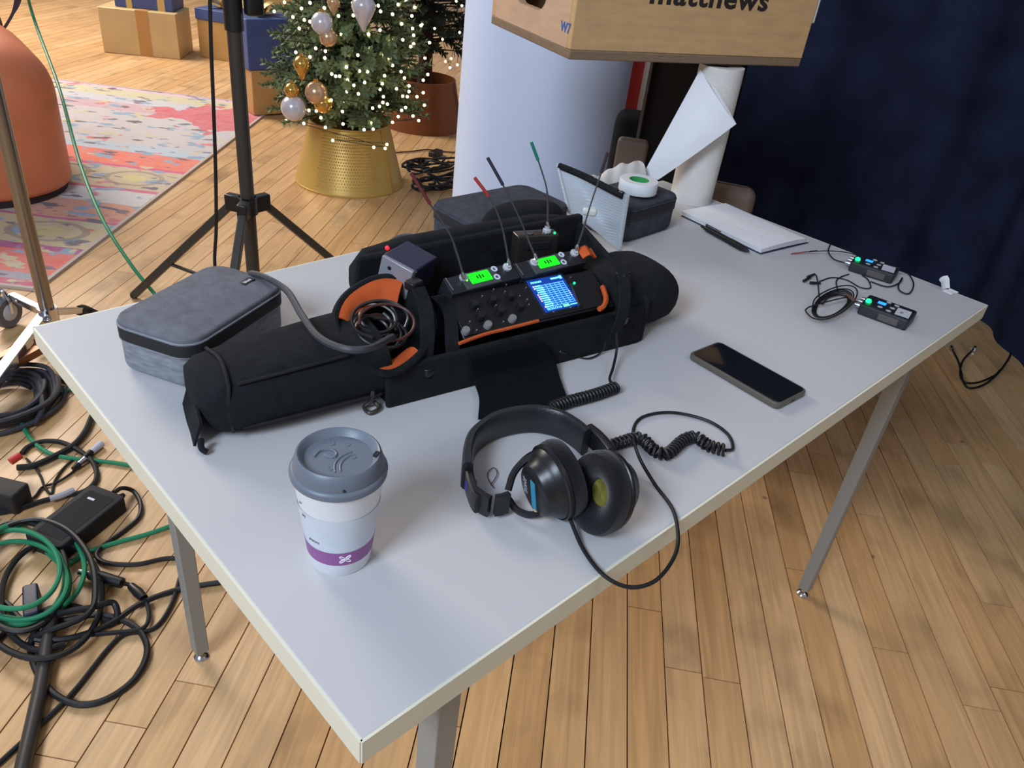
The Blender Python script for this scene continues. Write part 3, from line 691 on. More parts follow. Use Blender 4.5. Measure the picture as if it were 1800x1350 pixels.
# soft pads running out to both ends
def softpad(name, stations, n=28, m=black_fabric, parent=bag, e=2.6):
    "superellipse sections: (u, v centre, half width, z bottom, z top)"
    loops = []
    for u, vc, hw, z0, z1 in stations:
        zc, hz = (z0 + z1) / 2, (z1 - z0) / 2; l = []
        for j in range(n):
            a = 2 * PI * j / n; c, s = math.cos(a), math.sin(a)
            l.append((u, vc + hw * math.copysign(abs(c) ** (2 / e), c), zc + hz * math.copysign(abs(s) ** (2 / e), s)))
        loops.append(l)
    g = G(); g.loops(loops); return build(g, name, m, parent, angle=60)
lp = softpad('side_pad', [(-0.052, 0.070, 0.020, 0.030, 0.050), (-0.048, 0.068, 0.042, 0.012, 0.066), (-0.035, 0.064, 0.058, 0.003, 0.074), (-0.010, 0.062, 0.063, 0.0, 0.079), (0.05, 0.065, 0.066, 0.0, 0.084), (0.12, 0.070, 0.070, 0.0, 0.088), (0.175, 0.072, 0.072, 0.0, 0.090)])
g = G(); g.tube(cr([(-0.022, 0.008, 0.015), (-0.026, 0.006, 0.045), (-0.020, 0.018, 0.073), (-0.016, 0.060, 0.0815), (-0.020, 0.105, 0.074)], 6), 0.0022, 6); build(g, 'piping', black_rubber, lp)
g = G(); g.tube(cr([(-0.012, 0.0045, 0.020), (0.03, 0.0005, 0.022), (0.10, 0.0005, 0.022), (0.16, 0.0005, 0.022)], 5), 0.002, 6); build(g, 'piping', black_rubber, lp)
g = G(); g.tube(cr([(-0.012, 0.014, 0.074), (0.05, 0.012, 0.078), (0.12, 0.012, 0.082)], 5), 0.002, 6); build(g, 'piping', black_rubber, lp)
g = G(); g.sheet(lambda a, b: (-0.056 - 0.010 * b + 0.01 * a, 0.015 + 0.085 * a, 0.034 - 0.030 * b + 0.004 * math.sin(a * 7)), 8, 4, 0.003); build(g, 'end_flap', black_fabric, bag)
g = G(); g.tube(cr([(-0.058, 0.010, 0.016), (-0.060, 0.003, 0.008), (-0.056, -0.002, 0.004)], 6), 0.004, 6); build(g, 'webbing_end', black_fabric, bag)
softpad('side_pad', [(0.556, 0.076, 0.070, 0.0, 0.088), (0.575, 0.078, 0.074, 0.0, 0.094), (0.62, 0.082, 0.076, 0.0, 0.096), (0.650, 0.084, 0.077, 0.0, 0.096), (0.677, 0.085, 0.074, 0.003, 0.093), (0.693, 0.086, 0.066, 0.009, 0.086), (0.702, 0.087, 0.053, 0.018, 0.076), (0.706, 0.088, 0.030, 0.032, 0.062)])
# main shell: open box, front wall low, back wall high
SA = math.radians(25.0)
def zt(v): return 0.066 + (v - 0.010) * math.tan(SA)
def wall(pts_lo, pts_hi, th, name='shell_wall', m=black_fabric):
    g = G(); g.hexa([pts_lo[0], pts_lo[1], pts_lo[1] + th, pts_lo[0] + th], [pts_hi[0], pts_hi[1], pts_hi[1] + th, pts_hi[0] + th]); return build(g, name, m, bag, bevel=0.004)
V3 = lambda *a: Vector(a)
wall((V3(0.165, -0.006, 0), V3(0.60, -0.006, 0)), (V3(0.165, -0.002, 0.058), V3(0.60, -0.002, 0.064)), V3(0, 0.008, 0))
wall((V3(0.195, 0.185, 0), V3(0.62, 0.185, 0)), (V3(0.215, 0.190, 0.118), V3(0.615, 0.190, 0.135)), V3(0, 0.014, 0), 'back_wall')
wall((V3(0.598, -0.004, 0), V3(0.598, 0.19, 0)), (V3(0.602, 0.0, 0.070), V3(0.602, 0.19, 0.125)), V3(0.010, 0, 0))
g = G(); g.box((0.385, 0.095, 0.006), (0.43, 0.19, 0.010)); build(g, 'shell_floor', black_fabric, bag)
# the raised lid folded back behind the gear
softpad('back_flap', [(0.215, 0.215, 0.010, 0.060, 0.095), (0.235, 0.215, 0.016, 0.02, 0.118), (0.30, 0.215, 0.020, 0.002, 0.128), (0.42, 0.216, 0.022, 0.002, 0.132), (0.54, 0.216, 0.021, 0.002, 0.134), (0.605, 0.214, 0.017, 0.01, 0.126), (0.625, 0.212, 0.009, 0.04, 0.090)], e=3.5)
# open side pocket: orange lips, orange lining inside coloured black for its shade
rim = [V3(0.135, 0.085, 0.092), V3(0.165, 0.118, 0.104), V3(0.215, 0.135, 0.112), V3(0.250, 0.120, 0.110), V3(0.262, 0.080, 0.098), V3(0.250, 0.035, 0.082), V3(0.215, 0.004, 0.066), V3(0.170, -0.006, 0.054), V3(0.142, 0.010, 0.062), V3(0.130, 0.045, 0.078)]
rimc = cr(rim, 6, True)
g = G(); g.tube(rimc, 0.0052, 8, True); build(g, 'pocket_rim', black_fabric, bag)
cen_ = sum((Vector(p) for p in rim), Vector()) / len(rim)
g = G(); rings = []
for q, dz in ((0.99, 0.002), (0.93, -0.010), (0.86, -0.032), (0.80, -0.055), (0.4, -0.066)):
    rings.append([cen_.lerp(p, q) + V3(0, 0, dz if q > 0.5 else -0.066 + (p.z - cen_.z) * -0.3) for p in rimc])
for r_ in rings:
    for p in r_: p.z = max(p.z, 0.013)
g.loops(rings, None, False, True); build(g, 'shaded_pocket_lining', black_fabric, bag)
for a, b, w_, n_ in ((0, 3, 0.012, 'orange_lip'), (6, 8, 0.010, 'orange_lip')):
    pts = cr([Vector(rim[i]) for i in range(a, b + 1)], 8)
    g = G(); g.sheet(lambda s, t: (lambda p: p.lerp(cen_, 0.02 + 0.36 * t) + V3(0, 0, 0.006 * math.sin(PI * t) - 0.014 * t))(pts[min(int(s * (len(pts) - 1)), len(pts) - 1)]), len(pts) - 1, 6, 0.002); build(g, n_, orange, bag)
# slender orange edge along the front and at the right
SF = Matrix.Identity(4)
SF[0][3], SF[1][3], SF[2][3] = 0.285, 0.012, 0.068
SF[1][1], SF[2][1] = math.cos(SA), math.sin(SA); SF[1][2], SF[2][2] = -math.sin(SA), math.cos(SA)
SFW = BF @ SF
def sl(u, v, off=0.0):
    "pixel -> (U, W) on the sloped gear face, off metres above it"
    n = SFW.to_3x3() @ V3(0, 0, 1); o = SFW @ V3(0, 0, off); p = SFW.inverted() @ onplane(u, v, o, n); return p
g = G(); g.tube(cr([SF @ V3(p.x, p.y, 0.003) for p in (sl(806, 606), sl(850, 590), sl(890, 580), sl(945, 566))], 6), 0.0026, 6); build(g, 'orange_edge', orange, bag)
g = G(); g.tube(cr([SF @ V3(p.x, p.y, 0.006) for p in (sl(1058, 505, .004), sl(1064, 525, .004), sl(1060, 540, .004), sl(1052, 545, .004))], 6), [0.004] * 19, 6); build(g, 'orange_edge', orange, bag)
g = G(); g.sheet(lambda a, b: SF @ V3(*(sl(1015 + 25 * a + 10 * b, 440 - 6 * a + 16 * b, 0.010).xy), 0.010 + 0.006 * math.sin(a * 5)), 6, 4, 0.003); build(g, 'orange_flap', orange, bag)
# webbing, rings and buckles
g = G(); g.tube(cr([BF.inverted() @ q for q in pxpath([(655, 690, TH + .03), (652, 705, TH + .012), (640, 716, TH + .004), (650, 726, TH + .004), (666, 718, TH + .004), (658, 706, TH + .008)], TH)], 8), 0.0026, 6); build(g, 'snap_hook', black_metal, bag)
for (u, v, z, w_) in ((727, 500, .118, .022), (1095, 485, .105, .022), (1092, 562, .055, .02), (752, 650, .040, .020), (690, 655, .04, .018)):
    q = BF.inverted() @ P(u, v, TH + z)
    g = G(); g.rbox(w_, w_ * 0.8, q.z - 0.006, q.z + 0.006, 0.004, 0.002, 0.002, M=T(q.x, q.y, 0) @ RZ(20)); build(g, 'buckle', black_plastic, bag)
for pts in (((735, 505, .118), (748, 540, .105), (752, 590, .085), (748, 640, .05)), ((1080, 455, .120), (1096, 480, .112), (1098, 540, .085), (1080, 595, .040)), ((770, 520, .112), (790, 545, .09), (795, 600, .07), (800, 650, .03))):
    path = cr([BF.inverted() @ P(u, v, TH + z) for u, v, z in pts], 8)
    g = G(); g.sheet(lambda a, b: path[min(int(a * (len(path) - 1)), len(path) - 1)] + V3((b - 0.5) * 0.020, 0, 0), len(path) - 1, 2, 0.002); build(g, 'webbing_strap', black_fabric, bag)
# broad waist strap lying on the table in front
pa, pb = [P(u, v, TH + z) for u, v, z in ((826, 628, .05), (832, 668, .012), (842, 700, .004), (840, 738, .004))], [P(u, v, TH + z) for u, v, z in ((955, 600, .05), (975, 640, .012), (985, 672, .004), (1000, 712, .004))]
pa, pb = cr(pa, 6), cr(pb, 6)
g = G(); g.sheet(lambda a, b: pa[round(a * (len(pa) - 1))].lerp(pb[round(a * (len(pb) - 1))], b), len(pa) - 1, 4, -0.004); build(g, 'waist_strap', mat('strap_web', (14, 17, 19), 0.95, spec=0.15, bump=0.4, bscale=600), bag, world=True)

# ---- mixer recorder seated in the bag
mx_ = thing('mixer_recorder', 'black field mixer with a lit blue screen seated in the sound bag', 'mixer', SFW)
PWD, PHT = 0.262, 0.072
g = G(); g.box((PWD / 2, PHT / 2, -0.018), (PWD, PHT, 0.034)); build(g, 'chassis', mat('mixer_black', (17, 18, 21), 0.45), mx_, bevel=0.002)
g = G(); g.box((PWD / 2, PHT / 2, 0.000), (PWD - 0.006, PHT - 0.006, 0.003)); build(g, 'front_panel', mat('panel_black', (13, 14, 17), 0.5), mx_, bevel=0.0008)
c4 = [sl(936, 495, .003), sl(993, 484, .003), sl(1009, 535, .003), sl(952, 548, .003)]
sx0 = (c4[0] + c4[1] + c4[2] + c4[3]) / 4
sw_, sh_ = ((c4[1] - c4[0]).length + (c4[2] - c4[3]).length) / 2, ((c4[0] - c4[3]).length + (c4[1] - c4[2]).length) / 2
yv = (c4[0] + c4[1] - c4[2] - c4[3]); tilt = math.degrees(math.atan2(-yv.x, yv.y))
xv = (c4[1] + c4[2] - c4[0] - c4[3]); tilt = math.degrees(math.atan2(xv.y, xv.x))
SM = T(sx0.x, sx0.y, 0.0) @ RZ(tilt)
g = G(); g.rbox(sw_ * 1.22, sh_ * 1.22, 0.0012, 0.0026, 0.003, 0.0005, M=SM); bz = build(g, 'screen_bezel', black_plastic, mx_)
g = G(); g.box((0, 0, 0.0028), (sw_ * 1.08, sh_ * 1.08, 0.0008), SM); scr = build(g, 'screen', mat('screen_blue', (4, 48, 130), 0.2, emit=1.0), mx_)
blue = mat('meter_blue', (74, 150, 255), 0.3, emit=1.5); cyan = mat('meter_cyan', (110, 215, 255), 0.3, emit=1.8); pink = mat('meter_pink', (255, 190, 210), 0.3, emit=1.5); lime = mat('meter_lime', (110, 240, 150), 0.3, emit=1.4)
g = G()
for i in range(11): g.box((0.0, sh_ * (0.30 - 0.068 * i), 0.0034), (sw_ * 0.86, sh_ * 0.026, 0.0003), SM)
for i in range(6): g.box((sw_ * (-0.22 + 0.135 * i), -0.04 * sh_, 0.0035), (sw_ * 0.022, sh_ * 0.72, 0.0003), SM)
build(g, 'meter_grid', blue, scr)
g = G()
for i in range(11): g.box((-0.33 * sw_ + (i * 7 % 5) * 0.008 * sw_, sh_ * (0.30 - 0.068 * i), 0.0037), (sw_ * (0.16 + 0.03 * (i * 3 % 4)), sh_ * 0.036, 0.0003), SM)
build(g, 'level_bars', cyan, scr)
g = G()
for i in (0, 1, 4, 5, 6, 7, 10): g.box((-0.455 * sw_, sh_ * (0.30 - 0.068 * i), 0.0038), (sw_ * 0.03, sh_ * 0.04, 0.0003), SM)
for i in (5, 6, 7): g.box((0.46 * sw_, sh_ * (0.30 - 0.068 * i), 0.0038), (sw_ * 0.025, sh_ * 0.03, 0.0003), SM)
build(g, 'peak_dots', pink, scr)
g = G(); g.box((0.14 * sw_, -0.455 * sh_, 0.0036), (sw_ * 0.18, sh_ * 0.075, 0.0003), SM); build(g, 'status_block', lime, scr)
g = G(); g.box((0.30 * sw_, 0.45 * sh_, 0.0036), (sw_ * 0.28, sh_ * 0.05, 0.0003), SM); g.box((0.46 * sw_, 0.45 * sh_, 0.0036), (sw_ * 0.07, sh_ * 0.10, 0.0003), SM); g.box((0.37 * sw_, -0.46 * sh_, 0.0036), (sw_ * 0.22, sh_ * 0.03, 0.0003), SM); build(g, 'status_bar', cyan, scr)
build(text_geo('10:24:13:16', sh_ * 0.105, SM @ T(-0.23 * sw_, -0.46 * sh_, 0.0036), 0.0002), 'timecode', cyan, scr)
g = G()
for q in range(6): g.box(((-0.44 + 0.055 * q) * sw_, 0.43 * sh_, 0.0036), (sw_ * 0.035, sh_ * 0.05, 0.0003), SM)
build(g, 'scene_name', cyan, scr)
knobm = mat('knob_grey', (128, 124, 126), 0.4)
for (u, v) in ((820, 579), (859, 569), (902, 558)):
    p = sl(u, v, 0.008); g = G(); g.lathe([(0.0058, 0.001), (0.0056, 0.008), (0.0048, 0.0095), (0.0004, 0.0098)], T(p.x, p.y, 0), 20); build(g, 'gain_knob', knobm, mx_)
for (u, v) in ((835, 535), (866, 527), (898, 520), (845, 556), (880, 546), (915, 538)):
    p = sl(u, v, 0.006); g = G(); g.lathe([(0.0062, 0.001), (0.0058, 0.009), (0.0050, 0.0105), (0.0004, 0.0108)], T(p.x, p.y, 0), 20); build(g, 'fader_knob', black_plastic, mx_)
for (u, v) in ((826, 565), (848, 520), (868, 508), (888, 512), (890, 500), (914, 520), (925, 505), (885, 565), (930, 535), (1003, 487), (838, 580), (927, 526), (1003, 540), (973, 548), (840, 543), (872, 536)):
    p = sl(u, v, 0.003); g = G(); g.lathe([(0.0014, 0.001), (0.0014, 0.0035), (0.0004, 0.004)], T(p.x, p.y, 0), 8); build(g, 'toggle', steel, mx_)
for (u, v, m_) in ((793, 533, 'g'), (1010, 497, 'g')):
    p = sl(u, v, 0.004); g = G(); g.ball((p.x, p.y, 0.003), 0.0020, 10); build(g, 'indicator', mat('green_led2', (20, 230, 130), 0.3, emit=2.0), mx_)
# side handle rail on the right of the panel
a, b = sl(1003, 500, .006), sl(1018, 538, .006)
g = G(); g.tube([V3(a.x, a.y, 0.002), V3(a.x, a.y, 0.007), V3(b.x, b.y, 0.007), V3(b.x, b.y, 0.002)], 0.0016, 8); build(g, 'guard_rail', black_metal, mx_)

# ---- receivers
rxm = mat('receiver_black', (36, 38, 44), 0.4, metal=0.2); lcdg = mat('green_lcd', (14, 225, 20), 0.3, emit=1.25); ring = mat('button_ring', (206, 214, 230), 0.4)
RXN = 0.010
def whip(parent, base, tips, cap, m_cap, r=0.0013):
    pts = [base] + [facing(u, v, base) for u, v in tips]
    path = cr(pts, 8); k = int(len(path) * (1 - cap))
    n = len(path)
    g = G(); g.tube(path[:k + 1], [r * (1.25 if i < n * 0.35 else 0.9) for i in range(k + 1)], 7); a = build(g, 'antenna', mat('whip_grey', (74, 70, 72), 0.45), parent, world=True)
    g = G(); g.tube(path[k:], 0.0024, 8); build(g, 'antenna_cap', m_cap, a, world=True)
    g = G(); g.tube([base + (path[3] - base).normalized() * t for t in (-0.002, 0.004, 0.008)], [0.0034, 0.0034, 0.002], 10); build(g, 'antenna_base', chrome, parent, world=True)
redcap = mat('red_cap', (170, 52, 48), 0.5); darkred = mat('maroon_cap', (104, 40, 44), 0.5); darkcap = mat('dark_cap', (46, 48, 60), 0.5); greencap = mat('green_cap', (28, 120, 100), 0.5); purplecap = mat('purple_cap', (52, 36, 48), 0.5)
def receiver(label, corners, lcd, rings, jacks, led):
    cs = [sl(u, v, RXN) for u, v in corners]; c = sum(cs, Vector()) / 4
    w_ = ((cs[1] - cs[0]).length + (cs[2] - cs[3]).length) / 2; h_ = ((cs[0] - cs[3]).length + (cs[1] - cs[2]).length) / 2
    xv = cs[1] + cs[2] - cs[0] - cs[3]; a = math.degrees(math.atan2(xv.y, xv.x))
    RM = SFW @ T(c.x, c.y, RXN) @ RZ(a); inv = RM.inverted()
    t = thing('wireless_receiver', label, 'receiver', RM, 'wireless receivers in the bag')
    loc = lambda u, v, off=0.0: inv @ onplane(u, v, RM @ V3(0, 0, off), RM.to_3x3() @ V3(0, 0, 1))
    g = G(); g.rbox(w_, h_, -0.055, 0.0, 0.002, 0.001, 0.001); build(g, 'housing', rxm, t)
    g = G(); g.rbox(w_ * 0.5, h_ * 0.96, 0.0, 0.0016, 0.0015, 0.0006, M=T(loc(*lcd).x, 0, 0)); build(g, 'display_frame', mat('frame_grey', (70, 74, 74), 0.4), t)
    p = loc(*lcd); g = G(); g.rbox(w_ * 0.30, h_ * 0.62, 0.0014, 0.0026, 0.0012, 0.0004, M=T(p.x, p.y, 0)); ld = build(g, 'display', lcdg, t, label='lit green display')
    g = G()
    for q in range(3): g.box((p.x - w_ * 0.04 + q * w_ * 0.04, p.y, 0.0027), (w_ * 0.02, h_ * (0.18 + 0.1 * (q % 2)), 0.0003))
    build(g, 'display_digits', mat('lcd_ink', (6, 80, 10), 0.5), ld)
    for u, v in rings:
        p = loc(u, v); g = G(); g.lathe([(0.0024, 0.0), (0.0050, 0.0), (0.0050, 0.0022), (0.0024, 0.0022), (0.0024, 0.0)], T(p.x, p.y, 0), 18, cap0=False, cap1=False); build(g, 'arrow_button', ring, t)
    for u, v in jacks:
        p = loc(u, v); g = G(); g.lathe([(0.0066, 0.0), (0.0066, 0.003), (0.0045, 0.0035), (0.0042, 0.006)], T(p.x, p.y, 0), 18); build(g, 'antenna_jack', mat('jack_silver', (214, 218, 222), 0.3, metal=0.4), t)
    if led:
        p = loc(*led); g = G(); g.ball((p.x, p.y, 0.0015), 0.0018, 10); build(g, 'signal_light', mat('lime_led', (120, 255, 60), 0.3, emit=2.2), t)
    p = loc(corners[0][0] + 6, corners[0][1] + 9); g = G(); g.box((p.x, p.y - 0.002, 0.001), (0.0022, h_ * 0.8, 0.002)); build(g, 'latch', steel, t)
    return t, RM, loc
r1, RM1, l1 = receiver('wireless receiver with a lit green display at the left of the bag', [(782, 490), (903, 461), (911, 488), (792, 518)], (843, 488), ((868, 474), (873, 488)), ((815, 489), (891, 471)), (820, 494))
r2, RM2, l2 = receiver('wireless receiver with a lit green display just above the blue screen', [(905, 464), (1020, 437), (1028, 461), (915, 489)], (962, 462), ((986, 449), (990, 462)), ((938, 463), (1009, 446)), None)
def jb(RM, l, u, v): p = l(u, v); return RM @ V3(p.x, p.y, 0.006)
whip(r1, jb(RM1, l1, 813, 492), [(803, 445), (790, 410), (760, 365), (722, 303)], 0.24, darkred)
whip(r1, jb(RM1, l1, 892, 468), [(889, 430), (880, 390), (862, 350), (834, 312)], 0.24, redcap)
whip(r2, jb(RM2, l2, 940, 459), [(930, 425), (916, 390), (892, 340), (857, 277)], 0.20, darkcap)
whip(r2, jb(RM2, l2, 1010, 443), [(1023, 410), (1038, 360), (1053, 315), (1068, 268)], 0.20, purplecap)
# third receiver standing behind the bag
q = P(945, 392, TH + 0.15)
R3 = T(q.x, q.y, TH) @ RZ(-20)
r3 = thing('wireless_receiver', 'wireless receiver with green-tipped antenna standing behind the bag', 'receiver', R3, 'wireless receivers in the bag')
g = G(); g.rbox(0.072, 0.024, 0.0, 0.135, 0.004, 0.003, M=None); build(g, 'housing', mat('receiver_brown', (52, 46, 46), 0.25, metal=0.4), r3)
g = G(); g.box((0.0, -0.0125, 0.118), (0.040, 0.002, 0.012)); build(g, 'faceplate', rxm, r3, bevel=0.0006)
g = G(); g.lathe([(0.0065, 0.0), (0.0065, 0.004), (0.004, 0.005), (0.004, 0.009)], T(0.018, 0, 0.135), 18); build(g, 'antenna_jack', MATS['jack_silver'], r3)
g = G(); g.ball((0.027, -0.009, 0.136), 0.0020, 10); build(g, 'indicator', MATS['green_led2'], r3)
g = G(); g.tube([(-0.008, -0.006, 0.1365), (-0.014, -0.009, 0.1365), (-0.018, -0.006, 0.1365)], 0.0012, 6); build(g, 'wire_bail', steel, r3)
whip(r3, R3 @ V3(0.018, 0, 0.143), [(962, 340), (952, 300), (934, 250)], 0.24, greencap)
# ---- battery box with red light
BX = BF @ T(0.246, 0.158, 0.004) @ RZ(30)
bb = thing('power_box', 'dark navy power box with silver side and red light in the bag', 'power supply', BX)
g = G(); g.box((0.012, 0, 0.110), (0.058, 0.052, 0.050), RX(12)); build(g, 'housing', mat('navy_box', (38, 38, 62), 0.45), bb, bevel=0.002)
g = G(); g.box((-0.020, 0, 0.110), (0.006, 0.050, 0.048), RX(12)); sd = build(g, 'side_plate', mat('brushed_silver', (158, 158, 166), 0.4, metal=0.4), bb, bevel=0.001)
for y, z in ((0.010, 0.122), (-0.006, 0.102), (0.006, 0.096)):
    g = G(); g.lathe([(0.0028, 0.0), (0.0028, 0.0012)], RX(12) @ T(-0.0238, y, z) @ RY(90), 10); build(g, 'screw_hole', black_plastic, sd)
g = G(); g.box((-0.0165, -0.026, 0.110), (0.003, 0.002, 0.046), RX(12)); build(g, 'bright_trim', chrome, bb)
p = BX.inverted() @ P(745, 439, TH + 0.139); g = G(); g.ball((0.006, 0.008, 0.1345), 0.0030, 12); build(g, 'red_light', mat('red_led', (255, 24, 34), 0.3, emit=3.0), bb, world=False)
# ---- cables bundled in the open pocket
rr = random.Random(11)
cm_ = [mat('cable_grey', (30, 29, 32), 0.4), mat('cable_brown', (74, 34, 24), 0.5), mat('cable_white', (170, 168, 164), 0.5)]
for i in range(11):
    c0 = BF @ (cen_ + V3(rr.uniform(-0.02, 0.0), rr.uniform(-0.02, 0.02), rr.uniform(-0.016, 0.010))); r_ = rr.uniform(0.020, 0.038); a0 = rr.uniform(0, 6.28); tl_ = rr.uniform(-0.5, 0.6); pts = []
    for k in range(9):
        a = a0 + k * 0.62; pts.append(c0 + V3(r_ * math.cos(a), r_ * 0.8 * math.sin(a), 0.010 * math.sin(a + tl_) + 0.006 * tl_))
    m_ = cm_[2] if i == 4 else (cm_[1] if i in (2, 7, 9) else cm_[0])
    lb = ('thin white', 'reddish brown', 'dark grey')[0 if i == 4 else (1 if i in (2, 7, 9) else 2)]
    g = G(); g.tube(cr(pts, 5), 0.0013 if i == 4 else rr.uniform(0.0019, 0.0028), 7)
    single(g, 'pocket_cable', m_, lb + ' cable looped inside the orange pocket of the bag', 'cable', group='cables in the orange pocket')
t = cable('power_cable', 'thick dark grey cable running from behind the grey case into the bag pocket', [(446, 490, TH + .02), (438, 484, TH + .055), (444, 481, TH + .078), (470, 489, TH + .085), (505, 512, TH + .085), (530, 553, TH + .095), (560, 592, TH + .105), (605, 613, TH + .112), (650, 612, TH + .108), (690, 592, TH + .09)], TH, 0.0045, mat('cable_soft', (62, 62, 68), 0.5))
cable('antenna_lead', 'dark cable arching over the bag from behind toward the table edge', [(680, 428, TH + .02), (700, 416, TH + .05), (725, 413, TH + .07), (760, 420, TH + .09)], TH, 0.0028, MATS['cable_soft'])
cable('thin_lead', 'thin black lead looping out under the front of the bag', [(985, 618, TH + .03), (1005, 625, TH + .004), (1035, 630, TH + .003), (1058, 618, TH + .006), (1065, 600, TH + .03)], TH, 0.0013)
# ---- soft black pouch slumped over the charcoal case
cpx = P(925, 372, TH + 0.105)
g = G(); LP = []
for i in range(9):
    q = i / 8; LP.append([(math.cos(2 * PI * j / 28) * 0.082 * math.cos(q * PI / 2) ** 0.55 * (1 + 0.06 * math.sin(3 * 2 * PI * j / 28)), math.sin(2 * PI * j / 28) * 0.040 * math.cos(q * PI / 2) ** 0.55, 0.036 * math.sin(q * PI / 2)) for j in range(28)])
g.loops(LP, T(cpx.x, cpx.y, TH + 0.0845) @ RZ(-12)); single(g, 'soft_pouch', black_fabric, 'soft black pouch slumped on top of the charcoal case', 'pouch')

# ---- headphones
hp = thing('headphones', 'black studio headphones lying on their side in front of the bag', 'headphones', T(0.34, 0.13, TH))
band_m = mat('band_leather', (30, 33, 36), 0.38, bump=0.2, bscale=400); hpb = mat('headphone_black', (22, 23, 26), 0.35); velour = mat('pad_velour', (22, 22, 26), 0.95, spec=0.1, sheen=0.2, bump=0.5, bscale=800)
def strip(path, z0, z1, th, name, m, e=0.004):
    n = len(path); loops = []
    for i, p in enumerate(path):
        t = (path[min(i + 1, n - 1)] - path[max(i - 1, 0)]); t.z = 0; t.normalize(); nn = Vector((-t.y, t.x, 0))
        k = [(-th / 2, z0 + e), (-th / 4, z0), (th / 4, z0), (th / 2, z0 + e), (th / 2, z1 - e), (th / 4, z1), (-th / 4, z1), (-th / 2, z1 - e)]
        loops.append([Vector((p.x, p.y, 0)) + nn * a + Vector((0, 0, b)) for a, b in k])
    g = G(); g.loops(loops); return build(g, name, m, hp, world=True)
bp_ = cr([P(u, v, TH + 0.038) for u, v in ((823, 815), (824, 785), (835, 755), (868, 730), (905, 719), (945, 716), (985, 724), (1015, 741), (1034, 757))], 8)
strip(bp_, TH + 0.001, TH + 0.040, 0.012, 'headband', band_m)
sl_ = cr([P(u, v, TH + 0.030) for u, v in ((823, 815), (828, 842), (838, 868), (852, 884))], 6)
s1 = strip(sl_[:-4], TH + 0.008, TH + 0.032, 0.009, 'slider', hpb, 0.002)
q = P(829, 838, TH + 0.034); g = G(); g.box((q.x, q.y, TH + 0.022), (0.011, 0.007, 0.012), T(0, 0, 0)); build(g, 'blue_side_mark', mat('blue_mark', (50, 60, 140), 0.5), s1, world=True)
strip([P(u, v, TH + 0.030) for u, v in ((836, 862), (850, 872), (862, 878))], TH + 0.006, TH + 0.034, 0.007, 'hinge_block', hpb, 0.001)
strip([P(u, v, TH + 0.030) for u, v in ((872, 876), (884, 874), (895, 870))], TH + 0.006, TH + 0.034, 0.007, 'hinge_block', hpb, 0.001)
# ear cups: discs turned about a level axis
ua = Vector((0.958, -0.204, 0.20)).normalized()
lc = P(972, 848, TH + .045); rcx = P(1076, 868, TH + .047)
def cup_at(c, ax, nm, sides, mirror=1):
    M = zframe(c, ax, (0, 0, 1)); o = []
    S = 1.12
    g = G(); g.lathe([(0.0005, -0.0270), (0.020, -0.0265), (0.0262, -0.0250), (0.0285, -0.0225), (0.0300, -0.0170), (0.0340, -0.0110), (0.0395, -0.0040), (0.0400, 0.0)], M, 40, S, 0.95); o.append(build(g, nm, hpb, hp, world=True))
    g = G(); g.lathe([(0.0400, -0.0045), (0.0418, -0.003), (0.0418, 0.001), (0.0400, 0.0025)], M, 40, S, 0.95, False, False); build(g, 'cup_rim', hpb, o[0], world=True)
    g = G(); g.lathe([(0.0395, 0.001), (0.0425, 0.005), (0.0430, 0.012), (0.0405, 0.0185), (0.0340, 0.0215), (0.0270, 0.0205), (0.0180, 0.0150), (0.0140, 0.008), (0.0140, 0.002)], M, 40, S, 0.95, False, False); build(g, 'ear_pad', velour, hp, world=True)
    return M, o[0]
ML, oL = cup_at(lc, ua, 'ear_cup', 1)
MRr, oR = cup_at(rcx + Vector((-0.003, 0.007, 0.0)), Vector((-0.87, 0.12, 0.15)), 'ear_cup', -1)
g = G(); g.lathe([(0.0004, 0.006), (0.0142, 0.006)], MRr, 30, 1.1, 0.95, True, True); build(g, 'yellow_liner', mat('yellow_liner', (150, 140, 60), 0.9), hp, world=True)
# label on the outer face, lettering and blue stripe
LF = ML @ T(0, 0, -0.0272) @ RX(180)
build(text_geo('SONY', 0.0085, ML @ T(0.001, -0.0125, -0.0268) @ RX(180) @ RZ(0) , 0.0003, 0.0002), 'lettering', mat('grey_letter', (150, 152, 156), 0.5), oL, world=True)
g = G(); g.box((-0.001, 0.0035, -0.0271), (0.040, 0.0085, 0.0008), ML); build(g, 'blue_stripe', mat('stripe_blue', (56, 140, 172), 0.5), oL, world=True)
g = G(); g.ball(ML @ Vector((-0.023, 0.0045, -0.0255)), 0.003, 10); build(g, 'gold_dot', mat('gold_dot', (196, 156, 100), 0.5), oL, world=True)
# yoke: a fork from the hinge block round the left cup
for pts in (((893, 862, .030), (903, 832, .044), (922, 810, .056), (945, 798, .064)), ((893, 876, .012), (908, 896, .008), (930, 905, .008), (955, 902, .012))):
    g = G(); g.tube(cr([P(u, v, TH + z) for u, v, z in pts], 8), 0.0040, 8); build(g, 'yoke', hpb, hp, world=True)
for pts in (((945, 790, .045), (925, 800, .05), (905, 822, .05), (900, 850, .03)),):
    g = G(); g.tube(cr([P(u, v, TH + z) for u, v, z in pts], 8), 0.0009, 6); build(g, 'yoke_wire', black_rubber, hp, world=True)
# right slider joining band and right cup
rs = cr([P(1034, 757, TH + .026), P(1052, 772, TH + .026), P(1072, 790, TH + .03), P(1088, 812, TH + .035)], 6)
strip(rs[:-5], TH + 0.008, TH + 0.036, 0.011, 'slider', hpb, 0.002)
